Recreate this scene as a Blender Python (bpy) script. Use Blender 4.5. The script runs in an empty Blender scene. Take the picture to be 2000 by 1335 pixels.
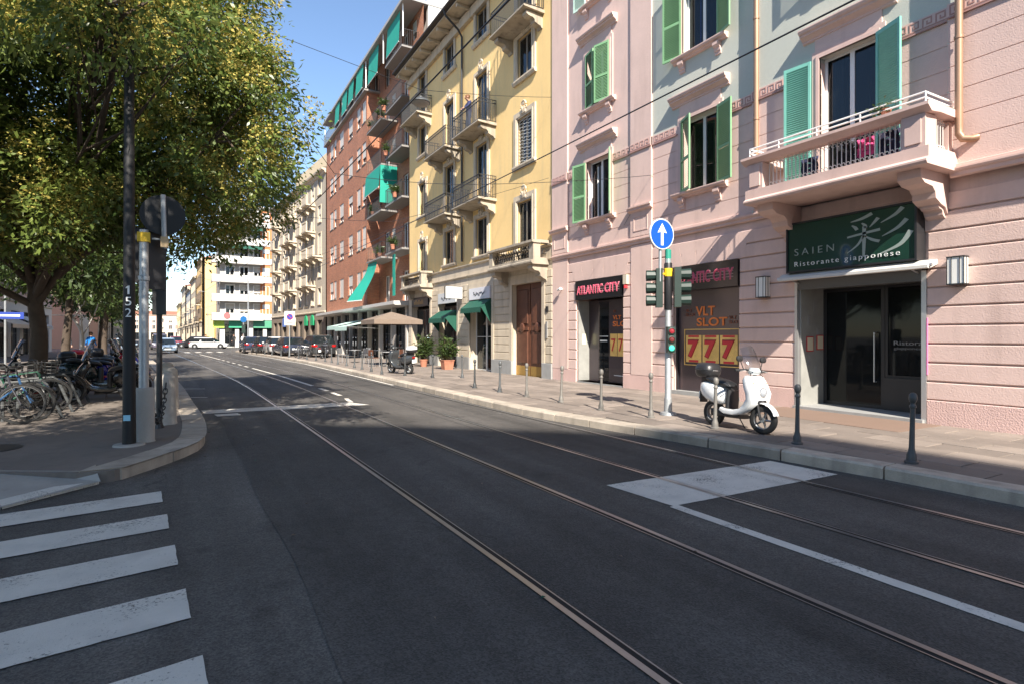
import bpy, bmesh, math, random
import numpy as np
from mathutils import Vector, Matrix
random.seed(11); RNG = np.random.default_rng(5)
R = math.radians
scene = bpy.context.scene
COL = scene.collection
# ------------------------------------------------------------------ camera
EYE = 1.68                                   # camera height above the road, metres
YAW = math.atan2(629, 1111)                  # street runs along +Y, camera turned to the right of it
cam = bpy.data.cameras.new('camera'); camo = bpy.data.objects.new('camera', cam); COL.objects.link(camo)
cam.sensor_width = 36; cam.lens = 20.0; cam.shift_y = -11.5 / 2000; cam.clip_start = .05; cam.clip_end = 4000
camo.location = (0, 0, EYE); camo.rotation_euler = (R(90), 0, -YAW)
scene.camera = camo
# ------------------------------------------------------------------ sky, sun, exposure
SUN_EL = R(40); SUN_AZ = math.atan2(.285, .958)      # light travels along (+sin az, +cos az, -el)
LD = Vector((math.sin(SUN_AZ) * math.cos(SUN_EL), math.cos(SUN_AZ) * math.cos(SUN_EL), -math.sin(SUN_EL)))
world = bpy.data.worlds.new('World'); scene.world = world; world.use_nodes = True
nt = world.node_tree; bg = nt.nodes['Background']; sky = nt.nodes.new('ShaderNodeTexSky')
sky.sky_type = 'NISHITA'; sky.sun_disc = False; sky.sun_elevation = SUN_EL; sky.sun_rotation = math.pi + SUN_AZ
sky.altitude = 100; sky.air_density = 1.0; sky.dust_density = .15; sky.ozone_density = 2.6
nt.links.new(sky.outputs[0], bg.inputs[0]); bg.inputs[1].default_value = .108
sl = bpy.data.lights.new('sun', 'SUN'); sl.energy = 5.0; sl.angle = R(.53); sl.color = (1, .92, .81)
so = bpy.data.objects.new('sun', sl); COL.objects.link(so); so.rotation_euler = LD.to_track_quat('-Z', 'Y').to_euler(); so.location = (0, -10, 60)
vs = scene.view_settings; vs.view_transform = 'Standard'; vs.look = 'None'; vs.gamma = 1; vs.use_curve_mapping = False; vs.exposure = 1.2
# ------------------------------------------------------------------ helpers
class MB:
    def __init__(s): s.v = []; s.f = []
    def add(s, vs, fs):
        n = len(s.v); s.v += [tuple(v) for v in vs]; s.f += [tuple(i + n for i in f) for f in fs]; return s
    def box(s, x0, x1, y0, y1, z0, z1):
        return s.add([(x0,y0,z0),(x1,y0,z0),(x1,y1,z0),(x0,y1,z0),(x0,y0,z1),(x1,y0,z1),(x1,y1,z1),(x0,y1,z1)],
                     [(3,2,1,0),(4,5,6,7),(0,1,5,4),(1,2,6,5),(2,3,7,6),(3,0,4,7)])
    def cbox(s, x0, x1, y0, y1, z0, z1, c):          # box with chamfered front edges (front = y0)
        r = lambda d, y: [(x0+d,y,z0+d),(x1-d,y,z0+d),(x1-d,y,z1-d),(x0+d,y,z1-d)]
        return s.loft([r(c,y0), r(0,y0+c), r(0,y1)])
    def obox(s, M, x0, x1, y0, y1, z0, z1):
        n = len(s.v); s.box(x0,x1,y0,y1,z0,z1); s.v[n:] = [tuple(M @ Vector(v)) for v in s.v[n:]]; return s
    def prism(s, poly, a, b, axis='z'):
        n = len(poly)
        P = {'x': lambda p,t:(t,p[0],p[1]), 'y': lambda p,t:(p[0],t,p[1]), 'z': lambda p,t:(p[0],p[1],t)}[axis]
        return s.add([P(p,a) for p in poly]+[P(p,b) for p in poly],
                     [tuple(range(n-1,-1,-1)), tuple(range(n,2*n))]+[(i,(i+1)%n,n+(i+1)%n,n+i) for i in range(n)])
    def loft(s, rings, cap=True, closed=True):
        n = len(rings[0]); vs = [p for r in rings for p in r]; fs = []
        for k in range(len(rings)-1):
            for i in range(n if closed else n-1):
                j = (i+1) % n; fs.append((k*n+i, k*n+j, (k+1)*n+j, (k+1)*n+i))
        if cap: fs += [tuple(range(n-1,-1,-1)), tuple((len(rings)-1)*n+i for i in range(n))]
        return s.add(vs, fs)
    def tube(s, pts, r, n=6, closed=False, cap=True):
        pts = [Vector(p) for p in pts]; m = len(pts); rs = r if isinstance(r,(list,tuple)) else [r]*m; rings = []
        u = None
        for i,p in enumerate(pts):
            a = pts[(i-1)%m] if (i or closed) else pts[0]; b = pts[(i+1)%m] if (i<m-1 or closed) else pts[-1]
            t = (b-a).normalized()
            if u is None: u = t.orthogonal().normalized()
            u = (u - t*u.dot(t)); u = u.normalized() if u.length > 1e-6 else t.orthogonal().normalized()
            w = t.cross(u)
            rings.append([p+(u*math.cos(q)+w*math.sin(q))*rs[i] for q in [2*math.pi*k/n for k in range(n)]])
        if closed: rings.append(rings[0]); return s.loft(rings, cap=False)
        return s.loft(rings, cap=cap)
    def lathe(s, prof, n=14, c=(0,0,0), axis='z'):
        rings = []
        for r,h in prof:
            ring = []
            for k in range(n):
                q = 2*math.pi*k/n; a,b = r*math.cos(q), r*math.sin(q)
                p = {'z':(a,b,h),'y':(a,h,b),'x':(h,a,b)}[axis]; ring.append((c[0]+p[0],c[1]+p[1],c[2]+p[2]))
            rings.append(ring)
        return s.loft(rings)
    def torus(s, c, R_, r, axis='y', n=20, m=6, e=1.0, a0=0, a1=2*math.pi):
        full = abs(a1-a0-2*math.pi) < 1e-6; k = n if full else n+1
        pts = []
        for i in range(k):
            q = a0+(a1-a0)*i/n; a,b = R_*math.cos(q), R_*math.sin(q)*e
            p = {'z':(a,b,0),'y':(a,0,b),'x':(0,a,b)}[axis]; pts.append((c[0]+p[0],c[1]+p[1],c[2]+p[2]))
        return s.tube(pts, r, m, closed=full)
    def quad(s, a, b, c, d): return s.add([a,b,c,d],[(0,1,2,3)])
    def mesh(s, name, mat=None, smooth=None):
        me = bpy.data.meshes.new(name); me.from_pydata(s.v, [], s.f)
        if mat: me.materials.append(mat)
        if smooth is not None:
            bm = bmesh.new(); bm.from_mesh(me); bmesh.ops.recalc_face_normals(bm, faces=bm.faces); bm.to_mesh(me); bm.free()
            me.shade_smooth(); me.set_sharp_from_angle(angle=R(smooth))
        me.update(); return me
    def build(s, name, mat, parent=None, loc=(0,0,0), rz=0, smooth=None):
        return link(name, s.mesh(name, mat, smooth), parent, loc, rz)
def link(name, me, parent=None, loc=(0,0,0), rz=0):
    o = bpy.data.objects.new(name, me); COL.objects.link(o); o.parent = parent; o.location = loc; o.rotation_euler = (0,0,rz)
    return o
def bx(*a): return MB().box(*a)
def tag(o, label, cat, group=None):
    o['label'] = label; o['category'] = cat
    if group: o['group'] = group
    return o
def thing(name, label, cat, loc=(0,0,0), rz=0, group=None):
    return tag(link(name, None, None, loc, rz), label, cat, group)
def struct(o, kind='structure'): o['kind'] = kind; return o
KIDS = {}
def copy_tree(o, parent=None, label=None, loc=None, rz=None):
    c = o.copy(); COL.objects.link(c); c.parent = parent
    if label: c['label'] = label
    if loc is not None: c.location = loc
    if rz is not None: c.rotation_euler = (o.rotation_euler[0], o.rotation_euler[1], rz)
    for ch in list(o.children): copy_tree(ch, c)
    return c
def lerp_path(pts, y):                     # x at given y on a path sorted by y
    for (x0,y0),(x1,y1) in zip(pts, pts[1:]):
        if y <= y1: return x0+(x1-x0)*(y-y0)/(y1-y0)
    return pts[-1][0]
def smooth_path(pts, n=8):
    out = []
    for i in range(len(pts)-1):
        p0,p1,p2,p3 = pts[max(i-1,0)],pts[i],pts[i+1],pts[min(i+2,len(pts)-1)]
        for k in range(n):
            t = k/n
            out.append(tuple(.5*(2*b+(c-a)*t+(2*a-5*b+4*c-d)*t*t+(3*b-a-3*c+d)*t**3) for a,b,c,d in zip(p0,p1,p2,p3)))
    return out+[tuple(pts[-1])]
# ------------------------------------------------------------------ materials (all procedural)
def mat(name, base, rough=.8, metal=0., var=.12, vs=2.5, bump=0., bs=60., rnd=0., stain=0., spec=.5, coat=0., dust=None, detail=5):
    m = bpy.data.materials.new(name); m.use_nodes = True; n = m.node_tree.nodes; L = m.node_tree.links
    b = n['Principled BSDF']; b.inputs['Roughness'].default_value = rough; b.inputs['Metallic'].default_value = metal
    b.inputs['Specular IOR Level'].default_value = spec; b.inputs['Coat Weight'].default_value = coat; b.inputs['Coat Roughness'].default_value = .05
    tc = n.new('ShaderNodeTexCoord')
    def noise(sc, det=detail):
        t = n.new('ShaderNodeTexNoise'); t.inputs['Scale'].default_value = sc; t.inputs['Detail'].default_value = det
        L.new(tc.outputs['Object'], t.inputs['Vector']); return t.outputs['Fac']
    def math_(op, a, bb):
        t = n.new('ShaderNodeMath'); t.operation = op
        for i,x in enumerate((a,bb)):
            if isinstance(x,(int,float)): t.inputs[i].default_value = x
            else: L.new(x, t.inputs[i])
        return t.outputs[0]
    val = None
    if var:
        val = math_('ADD', math_('MULTIPLY', math_('SUBTRACT', noise(vs), .5), var*4), 1.0)
        fine = math_('ADD', math_('MULTIPLY', math_('SUBTRACT', noise(vs*14), .5), var*1.6), 1.0); val = math_('MULTIPLY', val, fine)
    if rnd:
        oi = n.new('ShaderNodeObjectInfo'); rv = math_('ADD', math_('MULTIPLY', math_('SUBTRACT', oi.outputs['Random'], .5), rnd*2), 1.0)
        val = math_('MULTIPLY', val, rv) if val else rv
    col = None
    if val:
        mx = n.new('ShaderNodeVectorMath'); mx.operation = 'SCALE'; mx.inputs[0].default_value = base[:3]; L.new(val, mx.inputs['Scale']); col = mx.outputs[0]
    if stain:                                # irregular dirt streaks, stretched downwards
        mp = n.new('ShaderNodeMapping'); mp.inputs['Scale'].default_value = (2.2,2.2,.25); L.new(tc.outputs['Object'], mp.inputs[0])
        t = n.new('ShaderNodeTexNoise'); t.inputs['Scale'].default_value = 1.6; t.inputs['Detail'].default_value = 6; L.new(mp.outputs[0], t.inputs['Vector'])
        rp = n.new('ShaderNodeMapRange'); rp.inputs[1].default_value = .52; rp.inputs[2].default_value = .78; L.new(t.outputs['Fac'], rp.inputs[0])
        mi = n.new('ShaderNodeMix'); mi.data_type = 'RGBA'; L.new(math_('MULTIPLY', rp.outputs[0], stain), mi.inputs['Factor'])
        if col: L.new(col, mi.inputs['A'])
        else: mi.inputs['A'].default_value = (*base[:3],1)
        mi.inputs['B'].default_value = (*(dust or (.12,.105,.09)),1); col = mi.outputs['Result']
    if col: L.new(col, b.inputs['Base Color'])
    else: b.inputs['Base Color'].default_value = (*base[:3],1)
    if bump:
        bp = n.new('ShaderNodeBump'); bp.inputs['Strength'].default_value = bump; bp.inputs['Distance'].default_value = .01
        L.new(noise(bs,3), bp.inputs['Height']); L.new(bp.outputs[0], b.inputs['Normal'])
    return m
def emit(name, col, k, base=(.02,.02,.02)):
    m = mat(name, base, .4, var=0); b = m.node_tree.nodes['Principled BSDF']
    b.inputs['Emission Color'].default_value = (*col,1); b.inputs['Emission Strength'].default_value = k; return m
def glassmat(name, tint=(.55,.6,.62), tr=.55, rough=.02):
    m = bpy.data.materials.new(name); m.use_nodes = True; n = m.node_tree.nodes; L = m.node_tree.links; n.remove(n['Principled BSDF'])
    out = n['Material Output']; g = n.new('ShaderNodeBsdfGlossy'); g.inputs['Roughness'].default_value = rough; g.inputs['Color'].default_value = (.9,.95,1,1)
    t = n.new('ShaderNodeBsdfTransparent'); t.inputs['Color'].default_value = (*tint,1)
    d = n.new('ShaderNodeBsdfDiffuse'); d.inputs['Color'].default_value = (.015,.018,.02,1)
    m1 = n.new('ShaderNodeMixShader'); m1.inputs[0].default_value = tr; L.new(d.outputs[0], m1.inputs[1]); L.new(t.outputs[0], m1.inputs[2])
    fr = n.new('ShaderNodeFresnel'); fr.inputs[0].default_value = 1.48
    ge = n.new('ShaderNodeNewGeometry'); dot = n.new('ShaderNodeVectorMath'); dot.operation = 'ABSOLUTE'
    m2 = n.new('ShaderNodeMixShader'); L.new(fr.outputs[0], m2.inputs[0]); L.new(m1.outputs[0], m2.inputs[1]); L.new(g.outputs[0], m2.inputs[2])
    nz = n.new('ShaderNodeTexNoise'); nz.inputs['Scale'].default_value = 1.3; tc = n.new('ShaderNodeTexCoord'); L.new(tc.outputs['Object'], nz.inputs['Vector'])
    bp = n.new('ShaderNodeBump'); bp.inputs['Strength'].default_value = .03; L.new(nz.outputs['Fac'], bp.inputs['Height']); L.new(bp.outputs[0], g.inputs['Normal'])
    L.new(m2.outputs[0], out.inputs['Surface']); return m
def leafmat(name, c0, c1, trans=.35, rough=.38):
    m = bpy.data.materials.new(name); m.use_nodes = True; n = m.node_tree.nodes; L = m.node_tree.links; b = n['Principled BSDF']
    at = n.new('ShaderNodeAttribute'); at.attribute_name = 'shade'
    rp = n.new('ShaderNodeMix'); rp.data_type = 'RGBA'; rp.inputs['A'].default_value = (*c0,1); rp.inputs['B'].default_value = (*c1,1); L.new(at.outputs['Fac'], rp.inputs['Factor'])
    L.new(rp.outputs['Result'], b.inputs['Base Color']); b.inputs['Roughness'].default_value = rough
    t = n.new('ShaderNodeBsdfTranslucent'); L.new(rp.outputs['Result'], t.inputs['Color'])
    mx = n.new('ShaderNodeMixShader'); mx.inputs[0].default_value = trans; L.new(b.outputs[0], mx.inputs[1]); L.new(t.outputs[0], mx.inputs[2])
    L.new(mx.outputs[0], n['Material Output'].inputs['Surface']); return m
class M: pass
def asphaltmat(name, base, k=1.):
    m = bpy.data.materials.new(name); m.use_nodes = True; n = m.node_tree.nodes; L = m.node_tree.links; b = n['Principled BSDF']; tc = n.new('ShaderNodeTexCoord')
    def mp(s):
        q = n.new('ShaderNodeMapping'); q.inputs['Scale'].default_value = s; L.new(tc.outputs['Object'], q.inputs[0]); return q.outputs[0]
    def nz(v, sc, det=6): t = n.new('ShaderNodeTexNoise'); t.inputs['Scale'].default_value = sc; t.inputs['Detail'].default_value = det; L.new(v, t.inputs['Vector']); return t.outputs['Fac']
    def rng_(x, a, c, lo, hi): t = n.new('ShaderNodeMapRange'); t.inputs[1].default_value = a; t.inputs[2].default_value = c; t.inputs[3].default_value = lo; t.inputs[4].default_value = hi; L.new(x, t.inputs[0]); return t.outputs[0]
    def mul(a, c): t = n.new('ShaderNodeMath'); t.operation = 'MULTIPLY'; L.new(a, t.inputs[0]); L.new(c, t.inputs[1]); return t.outputs[0]
    one = mp((1,1,1)); agg = n.new('ShaderNodeTexVoronoi'); agg.inputs['Scale'].default_value = 95; L.new(one, agg.inputs['Vector'])
    sep = n.new('ShaderNodeSeparateColor'); L.new(agg.outputs['Color'], sep.inputs[0])
    v = mul(rng_(sep.outputs[0],0,1,.62,1.45), rng_(nz(one,.45),.3,.7,.68,1.32)); v = mul(v, rng_(nz(mp((1.6,.09,1)),1.3),.35,.65,.76,1.26)); v = mul(v, rng_(nz(one,7),.35,.7,.9,1.12))
    cr = n.new('ShaderNodeTexVoronoi'); cr.feature = 'DISTANCE_TO_EDGE'; cr.inputs['Scale'].default_value = .33
    wv = n.new('ShaderNodeVectorMath'); wv.operation = 'ADD'; nzc = n.new('ShaderNodeTexNoise'); nzc.inputs['Scale'].default_value = 1.8; nzc.inputs['Detail'].default_value = 5; L.new(one, nzc.inputs['Vector']); L.new(one, wv.inputs[0]); L.new(nzc.outputs['Color'], wv.inputs[1]); L.new(wv.outputs[0], cr.inputs['Vector'])
    crk = rng_(cr.outputs['Distance'],.002,.007,.45,1.0); gate = rng_(nz(one,.22),.52,.6,0,1); mx = n.new('ShaderNodeMix'); L.new(gate, mx.inputs[0]); mx.inputs[2].default_value = 1.0; L.new(crk, mx.inputs[3]); v = mul(v, mx.outputs[0])
    sp = n.new('ShaderNodeTexVoronoi'); sp.inputs['Scale'].default_value = 1.1; sp.inputs['Randomness'].default_value = 1; L.new(wv.outputs[0], sp.inputs['Vector']); v = mul(v, rng_(sp.outputs['Distance'],.05,.16,.68,1.0))
    sc = n.new('ShaderNodeVectorMath'); sc.operation = 'SCALE'; sc.inputs[0].default_value = base; L.new(v, sc.inputs['Scale']); L.new(sc.outputs[0], b.inputs['Base Color'])
    b.inputs['Roughness'].default_value = .84; bp = n.new('ShaderNodeBump'); bp.inputs['Strength'].default_value = .55; bp.inputs['Distance'].default_value = .006; L.new(agg.outputs['Distance'], bp.inputs['Height']); L.new(bp.outputs[0], b.inputs['Normal']); return m
M.asphalt = asphaltmat('asphalt', (.086,.079,.071)); M.asphalt2 = asphaltmat('asphalt_lane', (.062,.057,.052))
M.walk_asphalt = mat('walk_asphalt', (.17,.145,.125), .9, var=.16, vs=.8, bump=.4, bs=150, stain=.5, dust=(.09,.08,.07))
def paintmat():
    m = mat('road_paint', (.62,.585,.52), .75, var=.07, vs=4, bump=.4, bs=150, stain=.35, dust=(.3,.29,.27)); n = m.node_tree.nodes; L = m.node_tree.links; b = n['Principled BSDF']
    src = b.inputs['Base Color'].links[0].from_socket; tc = n.new('ShaderNodeTexCoord')
    a = n.new('ShaderNodeTexNoise'); a.inputs['Scale'].default_value = 55; a.inputs['Detail'].default_value = 8; a.inputs['Roughness'].default_value = .7; L.new(tc.outputs['Object'], a.inputs['Vector'])
    c = n.new('ShaderNodeTexNoise'); c.inputs['Scale'].default_value = 2.2; c.inputs['Detail'].default_value = 4; L.new(tc.outputs['Object'], c.inputs['Vector'])
    ad = n.new('ShaderNodeMath'); ad.operation = 'MULTIPLY_ADD'; L.new(c.outputs['Fac'], ad.inputs[0]); ad.inputs[1].default_value = .55; L.new(a.outputs['Fac'], ad.inputs[2])
    r = n.new('ShaderNodeMapRange'); r.inputs[1].default_value = .86; r.inputs[2].default_value = .97; L.new(ad.outputs[0], r.inputs[0])
    mx = n.new('ShaderNodeMix'); mx.data_type = 'RGBA'; L.new(r.outputs[0], mx.inputs['Factor']); L.new(src, mx.inputs['A']); mx.inputs['B'].default_value = (.1,.095,.085,1); L.new(mx.outputs['Result'], b.inputs['Base Color']); return m
M.paint = paintmat()
M.steel = mat('rail_steel', (.33,.33,.34), .32, .75, var=.15, vs=3)
M.groove = mat('rail_groove', (.012,.012,.012), .9, var=0)
M.slab = mat('paving_slab', (.215,.178,.15), .82, var=.14, vs=2.2, bump=.25, bs=90, rnd=.22, stain=.4, dust=(.12,.1,.085))
M.joint = mat('paving_joint', (.13,.115,.1), .95, var=.1)
M.kerb = mat('kerb_granite', (.4,.345,.28), .8, var=.18, vs=5, bump=.5, bs=60, rnd=.16, stain=.7, dust=(.15,.13,.11))
M.ground = mat('ground', (.16,.15,.14), .95, var=.2, vs=.1)
M.pink = mat('pink_stucco', (.665,.488,.43), .88, var=.07, vs=.9, bump=.4, bs=45, stain=.5, dust=(.42,.3,.26))
M.pinkrough = mat('pink_roughcast', (.62,.43,.385), .92, var=.06, vs=2, bump=1.0, bs=38, stain=.3, dust=(.32,.23,.2))
M.pinktrim = mat('pink_trim', (.635,.46,.405), .82, var=.07, vs=2, stain=.35, dust=(.4,.26,.23))
M.meander = mat('meander_red', (.42,.24,.21), .85, var=.1)
M.teal = mat('grey_green_stucco', (.505,.52,.455), .9, var=.05, vs=.8, bump=.3, bs=45, stain=.12, dust=(.34,.36,.33))
M.shut = mat('green_shutter', (.19,.37,.19), .55, var=.08, vs=3, rnd=.08)
M.shutteal = mat('mint_shutter', (.19,.5,.41), .5, var=.08, vs=3, rnd=.06)
M.shutpale = mat('pale_shutter', (.5,.66,.58), .55, var=.06)
M.white = mat('white_paint', (.78,.78,.76), .5, var=.04)
M.curtain = mat('curtain', (.74,.73,.7), .9, var=.06, vs=6)
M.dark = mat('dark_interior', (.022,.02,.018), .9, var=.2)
M.glass = glassmat('window_glass')
M.glassdk = glassmat('dark_glass', (.3,.3,.3), .35)
M.glassshop = glassmat('smoked_glass', (.2,.2,.2), .5, .04); [setattr(q.inputs['Color'],'default_value',(.45,.45,.45,1)) for q in M.glassshop.node_tree.nodes if q.type=='BSDF_GLOSSY']
M.pitch = mat('black_enamel', (.008,.008,.009), .6, var=0)
M.copper = mat('brown_pipe', (.36,.22,.14), .45, .3, var=.08)
M.black = mat('black_metal', (.02,.02,.022), .42, var=.1)
M.iron = mat('dark_iron', (.045,.045,.045), .5, .4, var=.1)
M.bollard = mat('bollard_paint', (.075,.08,.082), .5, .2, var=.15, vs=8, rnd=.3)
M.bollard2 = mat('bollard_worn', (.17,.16,.145), .6, .2, var=.15, vs=8, rnd=.15)
M.alu = mat('aluminium', (.6,.6,.6), .38, .8, var=.06)
M.galv = mat('galvanised_pole', (.42,.44,.45), .5, .6, var=.14, vs=5, stain=.3, dust=(.25,.25,.25))
M.concrete = mat('concrete', (.36,.335,.3), .9, var=.1, vs=3, bump=.3, bs=70, stain=.35, dust=(.18,.16,.14))
M.granite = mat('granite_post', (.42,.38,.33), .85, var=.14, vs=9, bump=.3, bs=90, stain=.4, dust=(.2,.17,.14))
M.rubber = mat('tyre_rubber', (.018,.018,.018), .8, var=.1)
M.plastic = mat('black_plastic', (.022,.022,.024), .38, var=.1)
M.signgreen = mat('sign_green', (.011,.046,.032), .25, var=.08, vs=1.5, coat=.4)
M.signwhite = mat('sign_white', (.8,.82,.8), .5, var=0)
M.kanji = mat('sign_grey_green', (.3,.36,.33), .5, var=0)
M.neon = mat('neon_pink', (.75,.12,.2), .4, var=0)
M.neonb = mat('neon_back', (.8,.55,.55), .4, var=0)
M.poster = mat('poster_dark', (.055,.04,.045), .28, var=.12, vs=1.2, coat=.3)
M.orange = mat('print_orange', (.75,.2,.04), .5, var=0)
M.dimorange = mat('print_brown', (.25,.08,.04), .5, var=0)
M.gold = mat('print_gold', (.85,.55,.16), .45, var=.25, vs=3)
M.red = mat('print_red', (.6,.03,.04), .45, var=0)
M.marble = mat('grey_marble', (.3,.3,.28), .45, var=.16, vs=3)
M.yellow = mat('yellow_stucco', (.84,.59,.26), .9, var=.08, vs=.6, bump=.3, bs=40, stain=.42, dust=(.52,.42,.25))
M.cream = mat('cream_stone', (.56,.475,.36), .88, var=.12, vs=1.5, bump=.3, bs=50, stain=.65, dust=(.24,.2,.15))
M.oldstone = mat('weathered_stone', (.4,.345,.27), .9, var=.16, vs=2.2, bump=.4, bs=45, stain=.85, dust=(.13,.11,.09))
M.greystone = mat('grey_plinth', (.3,.3,.29), .8, var=.1, vs=4, bump=.2, bs=70)
M.wood = mat('walnut_door', (.115,.045,.025), .5, var=.25, vs=5)
M.brass = mat('brass_plate', (.42,.27,.08), .4, .6, var=.15)
M.roofdark = mat('dark_eave', (.06,.05,.045), .7, var=.15)
M.tile = mat('roof_tile', (.3,.13,.08), .85, var=.2, vs=3)
M.awn = mat('green_awning', (.01,.3,.22), .75, var=.06, vs=2)
M.awndk = mat('dark_green_awning', (.006,.075,.048), .75, var=.08, vs=3)
M.awnpale = mat('pale_awning', (.45,.6,.54), .8, var=.08, vs=3)
M.cloth = mat('tan_canvas', (.2,.15,.115), .85, var=.08, vs=3)
M.terracotta = mat('terracotta', (.4,.165,.1), .8, var=.12, vs=6)
M.terrawalls = mat('orange_cladding', (.56,.2,.08), .8, var=.06)
M.offwhite = mat('offwhite_wall', (.58,.56,.52), .85, var=.07, vs=.7, stain=.2, dust=(.4,.37,.33))
M.greyplaster = mat('grey_white_plaster', (.4,.39,.37), .9, var=.08, vs=.7, stain=.25, dust=(.25,.24,.22))
M.greywall = mat('grey_beige_wall', (.42,.36,.28), .9, var=.1, vs=.6, bump=.2, bs=40, stain=.35, dust=(.2,.17,.13))
M.greybase = mat('brown_stone_base', (.2,.155,.115), .85, var=.12, vs=1, stain=.3)
M.bark = mat('bark', (.075,.055,.04), .95, var=.25, vs=6, bump=1.0, bs=30)
M.skin = mat('skin', (.5,.29,.2), .6, var=0)
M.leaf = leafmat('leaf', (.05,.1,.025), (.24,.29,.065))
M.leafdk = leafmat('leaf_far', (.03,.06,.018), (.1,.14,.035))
M.bloom = leafmat('blossom', (.34,.31,.07), (.62,.5,.13), .3, .85)
def brickmat():
    m = bpy.data.materials.new('red_brick'); m.use_nodes = True; n = m.node_tree.nodes; L = m.node_tree.links; b = n['Principled BSDF']
    tc = n.new('ShaderNodeTexCoord'); sx = n.new('ShaderNodeSeparateXYZ'); L.new(tc.outputs['Object'], sx.inputs[0])
    ad = n.new('ShaderNodeMath'); L.new(sx.outputs[0], ad.inputs[0]); L.new(sx.outputs[1], ad.inputs[1])
    cx = n.new('ShaderNodeCombineXYZ'); L.new(ad.outputs[0], cx.inputs[0]); L.new(sx.outputs[2], cx.inputs[1])
    t = n.new('ShaderNodeTexBrick'); t.inputs['Scale'].default_value = 1; t.inputs['Brick Width'].default_value = .26; t.inputs['Row Height'].default_value = .085; t.inputs['Mortar Size'].default_value = .012
    t.inputs['Color1'].default_value = (.5,.19,.092,1); t.inputs['Color2'].default_value = (.36,.13,.066,1); t.inputs['Mortar'].default_value = (.3,.2,.15,1); L.new(cx.outputs[0], t.inputs['Vector'])
    nz = n.new('ShaderNodeTexNoise'); nz.inputs['Scale'].default_value = .7; nz.inputs['Detail'].default_value = 6; L.new(tc.outputs['Object'], nz.inputs['Vector'])
    mr = n.new('ShaderNodeMapRange'); mr.inputs[3].default_value = .7; mr.inputs[4].default_value = 1.3; L.new(nz.outputs['Fac'], mr.inputs[0])
    sc = n.new('ShaderNodeVectorMath'); sc.operation = 'SCALE'; L.new(t.outputs['Color'], sc.inputs[0]); L.new(mr.outputs[0], sc.inputs['Scale']); L.new(sc.outputs[0], b.inputs['Base Color'])
    b.inputs['Roughness'].default_value = .88; bp = n.new('ShaderNodeBump'); bp.inputs['Strength'].default_value = .4; bp.inputs['Distance'].default_value = .008; L.new(t.outputs['Fac'], bp.inputs['Height']); bp.invert = True; L.new(bp.outputs[0], b.inputs['Normal'])
    return m
M.brick = brickmat()
CM = {}
def colmat(c, rough=.35, coat=.5, metal=0.):
    k = (c, rough, coat, metal)
    if k not in CM: CM[k] = mat('paint_%d' % len(CM), c, rough, metal, var=.03, coat=coat)
    return CM[k]
# ------------------------------------------------------------------ text as flat raised lettering
_dg = None
def text_mesh(s, font=None, outline=0., extrude=.006, off=0., space=1.):
    cu = bpy.data.curves.new('txt', 'FONT'); cu.body = s; cu.size = 1; cu.offset = off; cu.space_character = space
    if outline: cu.fill_mode = 'NONE'; cu.bevel_depth = outline; cu.bevel_resolution = 0; cu.resolution_u = 3
    else: cu.extrude = extrude; cu.resolution_u = 4
    ob = bpy.data.objects.new('txt', cu); COL.objects.link(ob); dg = bpy.context.evaluated_depsgraph_get()
    me = bpy.data.meshes.new_from_object(ob.evaluated_get(dg)); bpy.data.objects.remove(ob); bpy.data.curves.remove(cu)
    return me
def text_fit(parent, s, x0, x1, z0, z1, y, m, outline=0., name='lettering', shear=0., off=0., space=1.):
    me = text_mesh(s, outline=outline, off=off, space=space); n = len(me.vertices); a = np.empty(n*3); me.vertices.foreach_get('co', a); a = a.reshape(-1,3)
    lo, hi = a.min(0), a.max(0); b = np.empty_like(a)
    b[:,2] = z0+(a[:,1]-lo[1])/(hi[1]-lo[1])*(z1-z0); b[:,0] = x0+(a[:,0]-lo[0])/(hi[0]-lo[0])*(x1-x0)+(b[:,2]-z0)*shear
    b[:,1] = y-(a[:,2]-lo[2])*(1 if not outline else .12)
    me.vertices.foreach_set('co', b.ravel()); me.materials.clear(); me.materials.append(m); me.update()
    return link(name, me, parent)
# ================================================================== GROUND, ROAD, PAVEMENTS
g = struct(bx(-900,900,-400,2500,-.3,-.06).build('ground', M.ground))
road = struct(MB().quad((-60,-60,0),(14,-60,0),(14,330,0),(-60,330,0)).build('road', M.asphalt))
KR = [(7.35,-30),(7.3,-8),(7.15,2.4),(7.02,4.2),(6.68,6.8),(6.25,9.6),(6.15,11.5),(6.17,14.4),(6.17,19.6),(6.24,26.7),(6.18,36.2),(5.75,46.6),(4.75,60.4),(4.2,67)]
KL = [(.22,10.7),(.2,12.3),(.03,15.5),(-.22,20.2),(-.6,25.2),(-1.5,36),(-3.1,55),(-4.9,75),(-7.0,100),(-9,150),(-15,330)]
RAIL = [(2.02,-30),(2.0,-3),(1.99,2),(1.97,5.2),(1.8,14.3),(1.5,23.8),(.62,36.5),(-.3,49),(-1.85,68),(-3.7,90),(-5.6,120),(-8,180),(-12,300)]
def strip(pts, off0, off1, z0, z1=None):
    mb = MB(); P = [(x+off0,y,z0) for x,y in pts]; Q = [(x+off1,y,z0) for x,y in pts]
    for i in range(len(pts)-1): mb.quad(P[i],Q[i],Q[i+1],P[i+1])
    return mb
RS = smooth_path(RAIL, 8)
lane = MB()
for (x0,y0),(x1,y1) in zip(RS, RS[1:]):
    if y1 < 200: lane.quad((x0-1.32+.02*math.sin(y0*1.7),y0,.004),(x0+5.0,y0,.004),(x1+5.0,y1,.004),(x1-1.32+.02*math.sin(y1*1.7),y1,.004))
lane.build('resurfaced_lane', M.asphalt2, road)
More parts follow.
